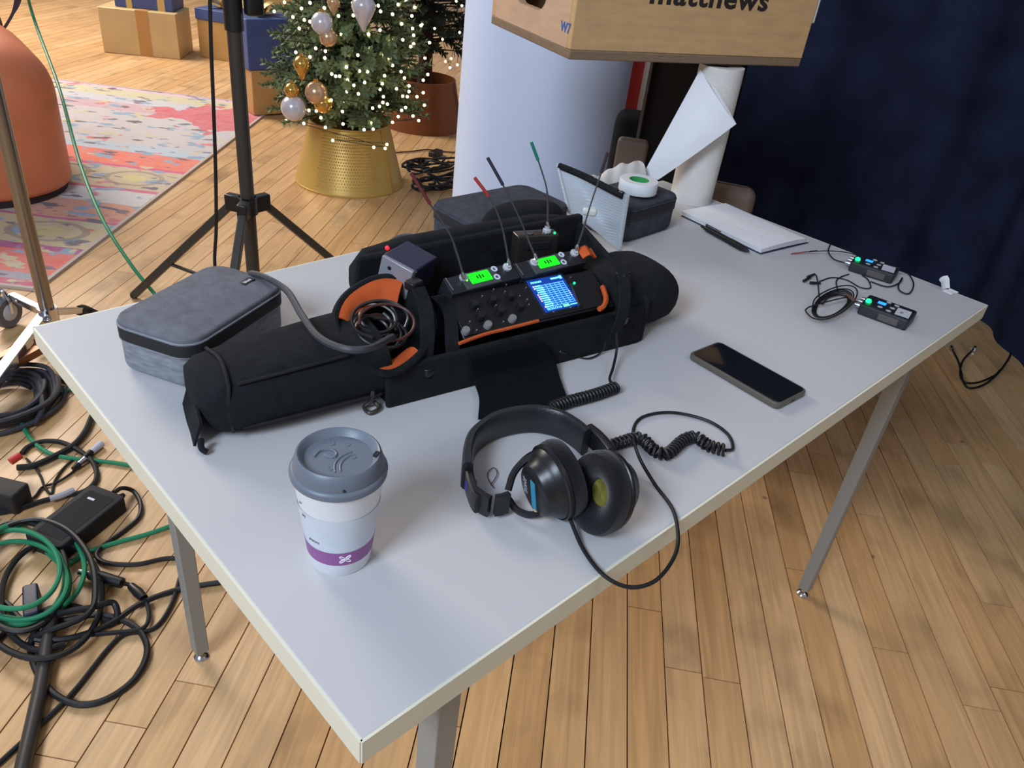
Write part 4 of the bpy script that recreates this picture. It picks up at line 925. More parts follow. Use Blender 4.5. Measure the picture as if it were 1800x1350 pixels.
# coiled lead
def helix(path, rh, pitch, rw, n_per=9):
    path = [Vector(p) for p in path]; L = 0; out = []
    for i in range(len(path) - 1):
        a, b = path[i], path[i + 1]; d = b - a; l = d.length
        if l < 1e-7: continue
        t = d / l; up = Vector((0, 0, 1)); up = (up - t * up.dot(t)).normalized(); sd = t.cross(up)
        n = max(1, int(l / pitch * n_per))
        for k in range(n):
            ph_ = 2 * PI * (L + l * k / n) / pitch
            out.append(a + d * (k / n) + (up * math.cos(ph_) + sd * math.sin(ph_)) * rh)
        L += l
    return out
cz = TH + 0.009
c1 = cr(pxpath([(1042, 765, cz + .012), (1062, 785), (1090, 778), (1125, 770), (1148, 790), (1172, 798), (1200, 775), (1222, 768), (1245, 783), (1275, 792)], cz), 10)
g = G(); g.tube(helix(c1, 0.0068, 0.0062, 0.002), 0.0021, 6); build(g, 'coiled_lead', black_rubber, hp, world=True)
c2 = cr(pxpath([(965, 718, cz), (1000, 706), (1045, 694), (1085, 680)], cz), 10)
g = G(); g.tube(helix(c2, 0.0072, 0.0055, 0.002), 0.0021, 6); build(g, 'coiled_lead', black_rubber, hp, world=True)
zz = TH + 0.003
g = G(); g.tube(cr(pxpath([(1085, 682, zz + .008), (1072, 668, zz + .01), (1078, 645, zz + .008), (1084, 615, zz + .02), (1083, 585, zz + .05)], zz), 8), 0.0021, 7); build(g, 'straight_lead', black_rubber, hp, world=True)
g = G(); g.tube(cr(pxpath([(1275, 792, zz + .006), (1288, 788), (1278, 762), (1240, 738), (1180, 725), (1130, 733), (1113, 758), (1122, 800, zz + .022), (1150, 850), (1182, 895), (1192, 945, zz + .004), (1182, 985, zz + .003), (1150, 1022, zz), (1105, 1032, zz - .004), (1060, 1010, zz + .001), (1025, 965, zz), (1003, 915, zz + .010), (993, 893, zz + .018)], zz), 10), 0.0022, 8); build(g, 'straight_lead', black_rubber, hp, world=True)
g = G(); g.tube(cr(pxpath([(868, 858), (858, 842), (858, 830), (868, 822), (874, 832), (868, 845), (862, 852)], zz), 6), 0.0006, 5)
single(g, 'wire_offcut', mat('fine_wire', (70, 60, 58), 0.5), 'tiny loop of thin wire inside the headphone arc', 'wire')

# ---- wooden box over the paper roll
BZ = 1.052
bxs = [P(880, 42, BZ), P(1000, 105, BZ), P(1405, 118, BZ)]
xd = (bxs[2] - bxs[1]); BL = xd.length; xd.normalize(); yd = Vector((-xd.y, xd.x, 0)); BD = abs((bxs[0] - bxs[1]).dot(yd)); BHH = BL * 0.40
WB = frame(bxs[1], xd, (0, 0, 1))
ply = mat('birch_ply', (200, 160, 112), 0.62, var=0.10, vscale=14, bump=0.2, bscale=160, stretch=(1, 1, 5)); ply2 = mat('birch_ply_end', (200, 164, 132), 0.62, var=0.08, vscale=14, stretch=(1, 1, 5)); edge = mat('ply_edge', (128, 104, 80), 0.75, var=0.15, vscale=30, stretch=(1, 1, 12))
wb = thing('wooden_apple_box', 'plywood box with black lettering and hand hole above the paper roll', 'box', WB)
th = 0.018
g = G(); g.box((BL / 2, 0.009, BHH / 2), (BL, th, BHH - 2 * th)); fp = build(g, 'front_panel', ply, wb, bevel=0.0015)
g = G(); g.box((BL / 2, BD - 0.009, BHH / 2), (BL, th, BHH - 2 * th)); build(g, 'back_panel', ply, wb, bevel=0.0015)
g = G(); g.box((BL / 2, BD / 2, 0.009), (BL, BD, th)); build(g, 'bottom_panel', edge, wb, bevel=0.0025)
g = G(); g.box((BL / 2, BD / 2, BHH - 0.009), (BL, BD, th)); build(g, 'top_panel', ply, wb, bevel=0.0025)
# end panels with a stadium hand hole: outer rectangle minus the hole
def end_panel(x):
    W2, Z0, Z1 = BD - 2 * th, th, BHH - th; hy, hz, hr = BD / 2 + 0.005, 0.100, 0.036; hl = 0.040
    hole = []
    for a in range(0, 181, 15): hole.append((hy + hl + hr * math.sin(math.radians(a)), hz + hr * math.cos(math.radians(a))))
    for a in range(180, 361, 15): hole.append((hy - hl + hr * math.sin(math.radians(a)), hz + hr * math.cos(math.radians(a))))
    out = []
    y0, y1 = th, BD - th
    for (y, z) in hole:
        dy, dz = y - hy, z - hz; k = 1e9
        if dy > 1e-9: k = min(k, (y1 - hy) / dy)
        if dy < -1e-9: k = min(k, (y0 - hy) / dy)
        if dz > 1e-9: k = min(k, (Z1 - hz) / dz)
        if dz < -1e-9: k = min(k, (Z0 - hz) / dz)
        out.append((hy + dy * k, hz + dz * k))
    for cy, cz_ in ((y0, Z0), (y0, Z1), (y1, Z0), (y1, Z1)):
        i = min(range(len(out)), key=lambda i: (out[i][0] - cy) ** 2 + (out[i][1] - cz_) ** 2); out[i] = (cy, cz_)
    n = len(hole); g = G()
    lo = [[(x, y, z) for y, z in out], [(x, y, z) for y, z in hole], [(x + th, y, z) for y, z in hole], [(x + th, y, z) for y, z in out]]
    g.loops(lo + [lo[0]], None, False, False)
    return build(g, 'end_panel', ply2, wb, smooth=False)
ep = end_panel(0.0); end_panel(BL - th)
mk = mat('stencil_black', (34, 28, 24), 0.7)
build(text_geo('matthews', BL * 0.101, T(BL * 0.520, -0.0004, BHH * 0.53) @ RX(90) @ Matrix.Diagonal((1.18, 0.92, 1, 1)), 0.0004, 0.0015, 'CENTER', 1.08), 'lettering', mk, fp)
g = G(); bl = mat('marker_blue', (62, 96, 170), 0.6)
MT = Matrix(((0, 0, -1, -0.0006), (-1, 0, 0, 0.030), (0, 1, 0, 0.052), (0, 0, 0, 1)))
g = text_geo('W7', 0.026, MT, 0.0004, 0.0004)
build(g, 'marker_mark', bl, ep)
g = G(); g.box((BL + 0.005, 0.010, 0.09 + (BHH - 0.1) / 2), (0.010, 0.014, BHH - 0.1)); build(g, 'white_rope_handle', mat('white_cord', (206, 204, 196), 0.8), wb, bevel=0.002)
# black upright case carrying the back of the box
g = G(); g.box((1.69, 0.925, BZ / 2), (0.20, 0.17, BZ))
bc = thing('equipment_case', 'tall black equipment case under the wooden box beside the column', 'case', T(1.69, 0.925, 0))
build(g, 'case_body', mat('case_black', (12, 12, 15), 0.7, spec=0.15), bc, world=True, bevel=0.006)
for z in (0.15, 0.55, 0.95):
    g = G(); g.box((1.69, 0.838, z), (0.19, 0.004, 0.020)); build(g, 'metal_trim', black_metal, bc, world=True, bevel=0.001)
g = G(); g.box((1.588, 1.004, BZ / 2), (0.010, 0.010, BZ - 0.02)); build(g, 'corner_edge', black_metal, bc, world=True, bevel=0.001)
# ================================================================== the room behind and the floor on the left
# ---- black light stand
sc0 = Vector((0.83, 1.83, 0)); HZ = 0.45
st = thing('light_stand', 'black tripod light stand behind the table', 'light stand', T(*sc0))
g = G(); g.cyl(0.0205, 0.10, 2.4, T(*sc0), 20); build(g, 'pole', black_metal, st, world=True)
g = G(); g.cyl(0.0255, 0.92, 1.06, T(*sc0), 20); cl = build(g, 'collar', black_plastic, st, world=True)
q = facing(466, 50, sc0); g = G(); g.rbox(0.05, 0.035, -0.03, 0.03, 0.012, 0.008, 0.008, M=T(sc0.x + 0.045, sc0.y - 0.03, 0.99)); build(g, 'locking_knob', black_plastic, st, world=True)
g = G(); g.cyl(0.028, HZ - 0.045, HZ + 0.005, T(*sc0), 20); hub = build(g, 'hub', black_plastic, st, world=True)
for ang in (120, 228, 8):
    d = V3(math.cos(math.radians(ang)), math.sin(math.radians(ang)), 0)
    M = frame(sc0 + V3(0, 0, HZ - 0.02), d, (0, 0, 1))
    g = G(); g.box((0.042, 0, 0), (0.060, 0.030, 0.050), M); build(g, 'leg_bracket', black_plastic, st, world=True, bevel=0.004)
    a = sc0 + d * 0.060 + V3(0, 0, HZ - 0.03); b = sc0 + d * 0.475 + V3(0, 0, 0.012)
    F = frame(a, b - a, (0, 0, 1)); L_ = (b - a).length
    g = G(); g.box((L_ / 2, 0, 0), (L_, 0.024, 0.024), F); lg = build(g, 'leg', black_metal, st, world=True, bevel=0.003)
    g = G(); g.ball(b, 0.013, 12); build(g, 'rubber_foot', black_rubber, lg, world=True)
    g = G(); m_ = a.lerp(b, 0.62); g.tube([m_, sc0 + V3(0, 0, 0.13) + d * 0.02], 0.006, 8); build(g, 'brace', black_metal, st, world=True)
    g = G(); g.ball(a + V3(0, 0, 0.008) - d * 0.006, 0.006, 10); build(g, 'bolt', steel, st, world=True)
g = G(); g.cyl(0.027, 0.10, 0.155, T(*sc0), 18); build(g, 'brace_collar', black_plastic, st, world=True)
# cable hanging beside the stand
b0 = Vector((0.70, 1.80, 0.0))
g = G(); hb_ = P(378, 478, 0.25); pts = [facing(u, v, hb_) for u, v in ((368, -40), (371, 80), (375, 180), (379, 300), (380, 400), (378, 470))]
pts += [V3(pts[-1].x + 0.01, pts[-1].y, 0.10), V3(pts[-1].x + 0.06, pts[-1].y - 0.05, 0.006), V3(pts[-1].x + 0.3, pts[-1].y - 0.15, 0.006)]
g.tube(cr(pts, 8), 0.0052, 8); single(g, 'hanging_cable', black_rubber, 'black cable hanging straight down left of the light stand', 'cable')
# ---- green hanging cable
green = mat('green_cable', (34, 132, 92), 0.45)
e0 = P(285, 530, 0.004)
zs = [1.35, 1.05, 0.72, 0.48, 0.30, 0.15, 0.04]; us = [(42, -30), (62, 40), (104, 155), (140, 285), (180, 385), (228, 462), (268, 512)]
pts = [P(u, v, z * 0.55) for (u, v), z in zip(us, zs)] + [e0, P(330, 560, 0.004)]
g = G(); g.tube(cr(pts, 10), 0.0066, 8); single(g, 'hanging_cable', green, 'green cable drooping from the top left down behind the grey case', 'cable')
# ---- ottoman
oc = Vector((0.31, 3.70, 0)); OW = 1.02
leather = mat('orange_leather', (206, 118, 78), 0.5, var=0.07, vscale=6, bump=0.25, bscale=180)
ot = thing('orange_ottoman', 'rounded orange leather ottoman on the rug', 'ottoman', T(oc.x, oc.y, 0.010) @ RZ(-6))
g = G(); g.rbox(OW, 0.95, 0.025, 0.60, 0.28, 0.20, 0.03, k=8, n=8); build(g, 'cushion', leather, ot)
g = G(); g.rbox(OW - 0.04, 0.91, 0.0, 0.03, 0.27, n=8); build(g, 'base', mat('dark_base', (44, 32, 28), 0.8), ot)
g = G(); g.tube([(x, y, 0.045) for x, y in rrect(OW - 0.05, 0.90, 0.27, 8)], 0.006, 6, True); build(g, 'piping', leather, ot)
# ---- dark strap and brown upright at the upper left corner
sb = CAM + ray(2, 110) * 4.0
t = thing('brown_chair', 'dark brown chair upright cut by the left picture edge', 'chair', T(sb.x, sb.y, 0.0))
pts = [facing(u, v, sb) for u, v in ((10, 112), (3, 70), (-4, 40))]
g = G(); g.tube([V3(pts[0].x, pts[0].y, 0.0), V3(pts[0].x, pts[0].y, 0.5)] + pts + [pts[-1] + V3(-0.02, 0, 0.15)], 0.020, 10); build(g, 'upright', mat('brown_wood', (92, 58, 44), 0.5), t, world=True)
pts = cr([facing(u, v, sb) for u, v in ((40, -60), (31, 0), (22, 24), (8, 48), (-6, 66))], 6)
g = G(); wd = [0.016, 0.016, 0.014, 0.012, 0.010, 0.009, 0.008, 0.008, 0.007] + [0.006] * 40
g.sheet(lambda a, b: pts[round(a * (len(pts) - 1))] + V3(0.72, -0.68, 0) * ((b - 0.5) * 2 * (0.026 - 0.018 * min(1, a * 2))), len(pts) - 1, 2, 0.003); build(g, 'strap', mat('plum_strap', (52, 44, 58), 0.7), t, world=True)

# ---- gold wrapped gifts
gold = mat('gold_paper', (204, 176, 126), 0.45, metal=0.1, var=0.06, vscale=6); gold2 = mat('gold_paper_dark', (190, 150, 92), 0.45, metal=0.1, var=0.06, vscale=6)
navy = mat('navy_paper', (66, 84, 134), 0.5, var=0.06, vscale=8); rib = mat('gold_ribbon', (206, 176, 112), 0.35, metal=0.4); tan_rib = mat('tan_ribbon', (186, 138, 78), 0.5)
def gift(label, A, B, depth, h, m, z0=0.0, ribbons=(), rm=rib, lid=None, bow=False, grp='wrapped gifts'):
    x = (B - A); L = x.length; x.normalize(); F = frame(V3(A.x, A.y, z0), x, (0, 0, 1))
    t = thing('wrapped_gift', label, 'gift box', F, grp)
    if lid:
        g = G(); g.box((L / 2, depth / 2, (h - lid[1]) / 2), (L - 0.012, depth - 0.012, h - lid[1])); build(g, 'box', m, t, bevel=0.004)
        g = G(); g.box((L / 2, depth / 2, h - lid[1] / 2), (L, depth, lid[1])); build(g, 'lid', lid[0], t, bevel=0.004)
    else:
        g = G(); g.box((L / 2, depth / 2, h / 2), (L, depth, h)); build(g, 'box', m, t, bevel=0.005)
    for u, w_ in ribbons:
        g = G(); g.box((L * u, depth / 2, h / 2), (w_, depth + 0.004, h + 0.004)); build(g, 'ribbon', rm, t)
    if bow:
        for k, a in enumerate((20, 95, 165, 235, 310)):
            c, s = math.cos(math.radians(a)), math.sin(math.radians(a))
            pts = [V3(L / 2, depth / 2, h + 0.002) + V3(c * r_, s * r_, z) for r_, z in ((0.0, 0.006), (0.05, 0.055), (0.10, 0.060), (0.115, 0.030), (0.06, 0.012), (0.0, 0.004))]
            path = cr(pts, 4); n_ = V3(-s, c, 0)
            g = G(); g.sheet(lambda p, q_: path[round(p * (len(path) - 1))] + n_ * ((q_ - 0.5) * 0.045), len(path) - 1, 2, 0.001); build(g, 'bow_loop', rib, t)
        g = G(); g.ball((L / 2, depth / 2, h + 0.02), 0.018, 12); build(g, 'bow_knot', rib, t)
    return t, F, L
A, B = P(183, 92, 0), P(317, 105, 0)
_, F1, L1 = gift('wide gold gift box with a tan ribbon lying on the floor', A, B, 0.36, 0.305, gold, 0.0, ((0.56, 0.085),), tan_rib)
A2 = F1 @ V3(0.10, 0.07, 0.307); B2 = F1 @ V3(0.50, 0.07, 0.307)
gift('blue gift box with gold ribbons lying on the wide gold box', A2, B2, 0.28, 0.16, navy, 0.307, ((0.25, 0.04), (0.80, 0.05)))
A, B = P(350, 100, 0), P(408, 110, 0)
gift('gold gift box with a blue lid and gold bow left of the stand pole', A, B + (B - A) * 0.10, 0.30, 0.34, gold2, 0.0, (), rib, (navy, 0.075), True)
A, B = P(447, 206, 0), P(514, 201, 0); B = A + (B - A).normalized() * 0.34
xg = (B - A).normalized()
g3, F3, L3 = gift('plain gold gift box under the blue one beside the tree', A, B, 0.30, 0.255, gold2, 0.0085)
A2 = F3 @ V3(-0.012, 0.0, 0.257); B2 = F3 @ V3(0.31, -0.0, 0.257)
gift('plain blue gift box with a gold bow stacked on the gold one', A2, B2, 0.29, 0.275, navy, 0.2655, (), rib, None, True)
A = P(436, 60, 0); B = P(520, 62, 0)
gift('tall gold gift bag standing behind the blue box', A + V3(0.0, 0.0, 0), A + (B - A).normalized() * 0.42, 0.2, 0.44, gold, 0.0, ((0.35, 0.05),))
A = P(385, 20, 0); B = P(440, 22, 0)
gift('blue gift box farthest back beside the gold bag', A, A + (B - A).normalized() * 0.30, 0.2, 0.36, navy, 0.0, ((0.5, 0.04),))

# ---- Christmas trees
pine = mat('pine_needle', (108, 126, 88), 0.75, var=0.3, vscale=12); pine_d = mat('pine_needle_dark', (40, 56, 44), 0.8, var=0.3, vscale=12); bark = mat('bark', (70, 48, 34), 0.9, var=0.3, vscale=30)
def foliage(c, z0, z1, r0, n, seed, ln=0.15, per=26, back=0.45):
    rr = random.Random(seed); g = G(); tw = G(); tips = []
    cdir = (CAM.xy - Vector((c.x, c.y))).normalized(); ca = math.atan2(cdir.y, cdir.x)
    for i in range(n):
        h = rr.random() ** 1.25; z = z0 + (z1 - z0) * h; R_ = r0 * (1 - h * 0.80) * rr.uniform(0.42, 1.0)
        if h < 0.06: R_ *= 0.85
        a = ca + rr.uniform(-PI, PI) if rr.random() < back else ca + rr.uniform(-1.7, 1.7)
        d = V3(math.cos(a), math.sin(a), 0); droop = rr.uniform(-0.35, 0.45)
        p0 = c + d * (R_ - ln * 0.7) + V3(0, 0, z + 0.05); ax = (d * 1.0 + V3(rr.uniform(-.4, .4), rr.uniform(-.4, .4), droop)).normalized()
        tips.append((p0 + ax * ln, a, R_, z))
        for k in range(per):
            t = k / per; b = p0 + ax * (ln * t); ph = k * 2.4
            s1 = ax.orthogonal().normalized(); s2 = ax.cross(s1); o = s1 * math.cos(ph) + s2 * math.sin(ph)
            dn = (ax * 0.75 + o).normalized(); nl = 0.044 * (1 - 0.4 * t) * rr.uniform(0.8, 1.2); wv = dn.cross(ax).normalized() * 0.0062
            g.add([b - wv, b + wv, b + dn * nl * 0.6 + wv * 1.1, b + dn * nl, b + dn * nl * 0.6 - wv * 1.1], [(0, 1, 2, 3, 4)])
        tw.tube([c + V3(0, 0, z + 0.02 + 0.0 * R_), p0, p0 + ax * ln], [0.006, 0.003, 0.0015], 4)
    return g, tw, tips
pb = P(615, 349, 0); vdir = V3(pb.x - CAM.x, pb.y - CAM.y, 0).normalized(); tcn = pb + vdir * 0.262
tree = thing('christmas_tree', 'lit green Christmas tree with pale and gold baubles behind the table', 'tree', T(tcn.x, tcn.y, 0))
fg, tg, tips = foliage(tcn, 0.30, 2.1, 0.405, 900, 4)
build(fg, 'needles', pine, tree, world=True, smooth=False, kind='stuff'); build(tg, 'branches', bark, tree, world=True, kind='stuff')
g = G(); g.tube([tcn + V3(0, 0, 0.02), tcn + V3(0, 0, 1.2), tcn + V3(0, 0, 2.1)], [0.045, 0.035, 0.012], 12); build(g, 'trunk', bark, tree, world=True)
# gold hammered collar
goldm = mat('hammered_gold', (200, 162, 84), 0.42, metal=0.35)
pot = thing('gold_tree_collar', 'hammered gold tree collar around the foot of the lit tree', 'tree collar', T(tcn.x, tcn.y, 0))
R0, R1, PH = 0.262, 0.190, 0.300
g = G(); g.lathe([(R0 + 0.004, 0.0), (R0 + 0.004, 0.008), (R0, 0.012), (R1, PH - 0.01), (R1 + 0.004, PH - 0.006), (R1 + 0.003, PH), (R1 - 0.004, PH), (R0 - 0.012, 0.0)], None, 72, cap0=False, cap1=False); build(g, 'shell', goldm, pot)
dg = G(); cang = math.atan2(-vdir.y, -vdir.x)
for i in range(19):
    z = 0.035 + i * 0.0135; R_ = R0 + (R1 - R0) * z / PH
    for j in range(-11, 12):
        a = cang + (j + 0.5 * (i % 2)) * 0.052 - 0.1
        dg.add([((R_ + o) * math.cos(a + da), (R_ + o) * math.sin(a + da), z + dz) for da, dz, o in ((-0.020, 0, 0), (0, -0.005, 0), (0.020, 0, 0), (0, 0.005, 0), (0, 0, 0.006))], [(0, 1, 4), (1, 2, 4), (2, 3, 4), (3, 0, 4)])
build(dg, 'hammer_dimples', goldm, pot, smooth=False, kind='stuff')
a = cang + 0.85; g = G(); g.hexa([V3((R0 + 0.001) * math.cos(a), (R0 + 0.001) * math.sin(a), 0.006), V3((R0 + .001) * math.cos(a + .05), (R0 + .001) * math.sin(a + .05), 0.006), V3((R0 + .006) * math.cos(a + .05), (R0 + .006) * math.sin(a + .05), 0.006), V3((R0 + .006) * math.cos(a), (R0 + .006) * math.sin(a), 0.006)],
    [V3((R1 + .001) * math.cos(a), (R1 + .001) * math.sin(a), PH - .01), V3((R1 + .001) * math.cos(a + .05), (R1 + .001) * math.sin(a + .05), PH - .01), V3((R1 + .006) * math.cos(a + .05), (R1 + .006) * math.sin(a + .05), PH - .01), V3((R1 + .006) * math.cos(a), (R1 + .006) * math.sin(a), PH - .01)]); build(g, 'seam_strip', goldm, pot)
# string of warm bulbs
bulbm = mat('warm_bulb', (255, 232, 170), 0.3, emit=7.0)
ls = thing('string_lights', 'string of warm white lights wound through the tree', 'string lights', T(tcn.x, tcn.y, 0))
g = G(); g.ball((0, 0, 0), 0.0066, 8); bulb0 = build(g, 'bulb', bulbm, ls)
spots = [(482, 20), (500, 4), (515, 30), (530, 15), (535, 35), (545, 38), (526, 50), (555, 85), (520, 92), (545, 100), (572, 90), (571, 102), (570, 14), (588, 14), (595, 28), (621, 27), (611, 95), (629, 97), (609, 118), (632, 125), (646, 126), (658, 115), (676, 133), (685, 103), (675, 97), (724, 28), (729, 13), (714, 3), (706, 42), (725, 50), (727, 62), (708, 70), (722, 82), (727, 77), (747, 102), (669, 20), (668, 53), (583, 130), (590, 134), (597, 134), (611, 141), (641, 145), (610, 161), (582, 176), (606, 178), (602, 196), (603, 218), (572, 224), (556, 195), (543, 194), (564, 207), (534, 217), (503, 212), (672, 147), (668, 157), (674, 170), (673, 180), (667, 187), (681, 183), (697, 156), (711, 137), (719, 151), (719, 161), (708, 169), (716, 170), (733, 170), (744, 163), (746, 185), (713, 189), (706, 194), (726, 204), (736, 212), (654, 216), (656, 227), (640, 228), (585, 247), (657, 259), (680, 254), (677, 261), (752, 131), (744, 141), (730, 127), (705, 126), (665, 10), (640, 3), (600, 60), (648, 60), (690, 25), (700, 8), (740, 45), (755, 75), (690, 215), (700, 205), (630, 165), (622, 150), (655, 190), (570, 60), (560, 45), (620, 5), (545, 5), (585, 3), (688, 70), (650, 85), (690, 115)]
rb = random.Random(6); path = []
for i, (u, v) in enumerate(spots):
    p0 = facing(u, v, tcn); h = p0.z; R_ = 0.40 * (1 - 0.8 * max(0, (h - 0.36) / 1.74)); lat = (V3(p0.x - tcn.x, p0.y - tcn.y, 0)).length
    dpt = math.sqrt(max(0.0, R_ * R_ - lat * lat)) * rb.uniform(0.75, 1.0)
    p = facing(u, v, tcn - vdir * dpt)
    o = bulb0 if i == 0 else bulb0.copy()
    if i: COL.objects.link(o); o.parent = ls
    o.location = p - V3(tcn.x, tcn.y, 0); path.append((p - V3(tcn.x, tcn.y, 0)) + vdir * 0.02)
path.sort(key=lambda p: (round(p.z / 0.05), p.x))
g = G(); g.tube([p for p in path], 0.0015, 4); build(g, 'wire', mat('green_wire', (28, 44, 30), 0.6), ls)
# baubles
pearl = mat('pearl_bauble', (206, 200, 206), 0.22, metal=0.25); copper = mat('copper_bauble', (206, 168, 130), 0.25, metal=0.6); goldb = mat('gold_bauble', (206, 160, 80), 0.2, metal=0.8)
def bauble(u, v, r_px, m, label, drop=False, dpt=0.37):
    c = facing(u, v, tcn - vdir * dpt); r = r_px / FPX * (c - CAM).length
    t = thing('bauble', label, 'bauble', T(*c), 'baubles on the lit tree')
    g = G()
    if drop: g.lathe([(0.0004, r * 0.95), (r * 0.6, r * 0.75), (r * 0.95, r * 0.25), (r, -0.1 * r), (r * 0.82, -0.6 * r), (r * 0.4, -1.4 * r), (r * 0.12, -1.9 * r), (0.0004, -2.0 * r)], None, 24)
    else: g.ball((0, 0, 0), r, 24)
    build(g, 'globe', m, t)
    g = G(); g.cyl(r * 0.22, r * 0.92, r * 1.18, None, 12); build(g, 'cap', goldb, t)
    g = G(); g.tube([(0, 0, r * 1.1), (0.004, 0, r * 1.1 + 0.02), (0, 0.004, r * 1.1 + 0.04)], 0.0008, 5); build(g, 'hook', steel, t)
bauble(516, 190, 20, pearl, 'pale pearly bauble lowest on the left of the tree')
bauble(556, 163, 18, copper, 'speckled copper and pearl bauble above the lowest pale one')
bauble(566, 41, 17, pearl, 'dull pearl bauble high on the left of the tree')
bauble(577, 66, 14, copper, 'small copper bauble hanging below the dull pearl one')
bauble(639, 10, 19, pearl, 'drop shaped pearl bauble at the top middle of the tree', True, 0.36)
bauble(586, 3, 10, copper, 'small copper drop bauble beside the drop shaped pearl one', True, 0.36)
bauble(568, 182, 15, goldb, 'gold bauble tucked behind the speckled copper one', False, 0.36)
bauble(513, 158, 12, goldb, 'gold foil bauble at the left edge of the tree', True)
bauble(530, 112, 13, goldb, 'tall gold drop bauble on the left side of the tree', True)
# second tree, dark, behind the column edge
t2 = P(742, 238, 0); v2 = V3(t2.x - CAM.x, t2.y - CAM.y, 0).normalized(); t2c = t2 + v2 * 0.24
tree2 = thing('christmas_tree', 'dark Christmas tree half hidden behind the white column', 'tree', T(t2c.x, t2c.y, 0))
fg, tg, _ = foliage(t2c, 0.42, 2.0, 0.42, 260, 8)
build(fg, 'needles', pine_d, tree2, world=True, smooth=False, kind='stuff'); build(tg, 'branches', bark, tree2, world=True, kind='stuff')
g = G(); g.tube([t2c, t2c + V3(0, 0, 2.0)], [0.05, 0.012], 10); build(g, 'trunk', bark, tree2, world=True)
g = G(); g.lathe([(0.25, 0.0), (0.19, 0.29), (0.185, 0.29), (0.24, 0.0)], T(*t2c), 48, cap0=False, cap1=False)
single(g, 'tree_collar', mat('copper_collar', (150, 92, 58), 0.4, metal=0.4), 'copper coloured tree collar around the dark tree', 'tree collar')
ls2 = thing('string_lights', 'warm white lights on the dark tree beside the column', 'string lights', T(t2c.x, t2c.y, 0))
p2_ = []
for i, (u, v) in enumerate(((742, 43), (764, 50), (778, 69), (791, 119), (793, 103), (808, 57), (802, 2), (812, 10), (804, 114), (783, 108))):
    o = bulb0.copy(); COL.objects.link(o); o.parent = ls2; p = facing(u, v, t2c - v2 * 0.30); o.location = p - V3(t2c.x, t2c.y, 0); p2_.append(o.location + v2 * 0.015)
g = G(); g.tube(p2_, 0.0015, 4); build(g, 'wire', MATS['green_wire'], ls2)
# ---- black cable heap between the trees and the column
rr = random.Random(21)
for k, (u, v, a_px, lab_) in enumerate(((757, 300, 34, 'tangle of black cable on the floor right of the gold collar'), (770, 330, 36, 'black cable bundle on the floor against the column foot'))):
    c = P(u, v, 0.01); pts = []
    for i in range(46):
        a = i * 0.75; pts.append(c + V3(0.13 * math.cos(a) * (0.5 + 0.5 * rr.random()) + 0.07 * math.sin(i), 0.10 * math.sin(a) * (0.5 + 0.5 * rr.random()), 0.008 + 0.045 * rr.random()))
    g = G(); g.tube(cr(pts, 4), 0.006, 6); single(g, 'cable_tangle', black_rubber, lab_, 'cable')
g = G(); g.tube(cr(pxpath([(695, 268), (725, 266), (750, 263), (775, 266), (800, 268)], 0.006), 6), 0.004, 6); single(g, 'floor_lead', mat('brown_lead', (60, 34, 30), 0.6), 'thin dark lead running across the floor to the column', 'cable')
g = G(); q = P(766, 270, 0.012); g.rbox(0.09, 0.05, 0.0, 0.03, 0.01, 0.008, M=T(q.x, q.y, 0) @ RZ(20)); single(g, 'inline_adapter', black_plastic, 'small dark inline adapter on the floor between tree and column', 'adapter')
g = G(); q = P(782, 200, 0.12); g.rbox(0.16, 0.14, 0.0, 0.30, 0.02, 0.012, M=T(q.x + .08, q.y + .1, 0) @ RZ(35)); [setattr(v, 'x', v.x + 0.34) for v in g.v]; single(g, 'dark_crate', mat('dark_crate', (40, 44, 60), 0.6), 'dark blue grey crate on the floor behind the column edge', 'crate')
q = P(778, 357, 0.006); g = G(); g.tube([q, q + V3(0.06, -0.02, 0.0)], [0.009, 0.009], 10); single(g, 'cable_plug', steel, 'silver cable plug lying on the floor at the column foot', 'plug')
# ---- things seen between the column and the paper roll
pr = Vector((2.30, 1.50, 0))
pr = colc + (V3(P(1125, 150, 0.9).x, P(1125, 150, 0.9).y, 0) - V3(colc.x, colc.y, 0)) * 0 
rb_ = CAM.copy(); rdir = ray(1127, 150); hd = V3(rdir.x, rdir.y, 0).normalized(); bd = V3(CAM.x, CAM.y, 0) + hd * 3.15; sd_ = V3(-hd.y, hd.x, 0)
bo = thing('red_flag_panel', 'upright red panel with white and grey edge between column and black case', 'panel', T(*bd))
Lf = lambda u, v: facing(u, v, bd + V3(0, 0, 0.5))
a, b = Lf(1092, 150), Lf(1128, 150); ww = (V3(b.x, b.y, 0) - V3(a.x, a.y, 0)).length
MB = frame(bd, -sd_, (0, 0, 1))
g = G(); g.box((-0.035, 0, 0.70), (0.07, 0.02, 0.75), MB); build(g, 'red_face', mat('red_panel', (196, 52, 44), 0.6), bo, world=True)
g = G(); g.box((0.010, 0, 0.70), (0.020, 0.022, 0.75), MB); build(g, 'white_edge', mat('cream_panel', (206, 190, 176), 0.6), bo, world=True)
g = G(); g.box((0.032, 0, 0.66), (0.024, 0.024, 0.83), MB); build(g, 'grey_post', mat('grey_post', (120, 118, 118), 0.5), bo, world=True)
g = G(); g.box((-0.02, 0, 0.14), (0.12, 0.03, 0.37), MB); build(g, 'wooden_foot', mat('pine_board', (200, 164, 108), 0.7), bo, world=True)
q = V3(1.72, 1.22, 0)
hd3 = ray(1150, 220); hd3 = V3(hd3.x, hd3.y, 0).normalized(); c3_ = V3(CAM.x, CAM.y, 0) + hd3 * 2.5; zt3 = facing(1150, 203, c3_ + V3(0, 0, 0.7)).z
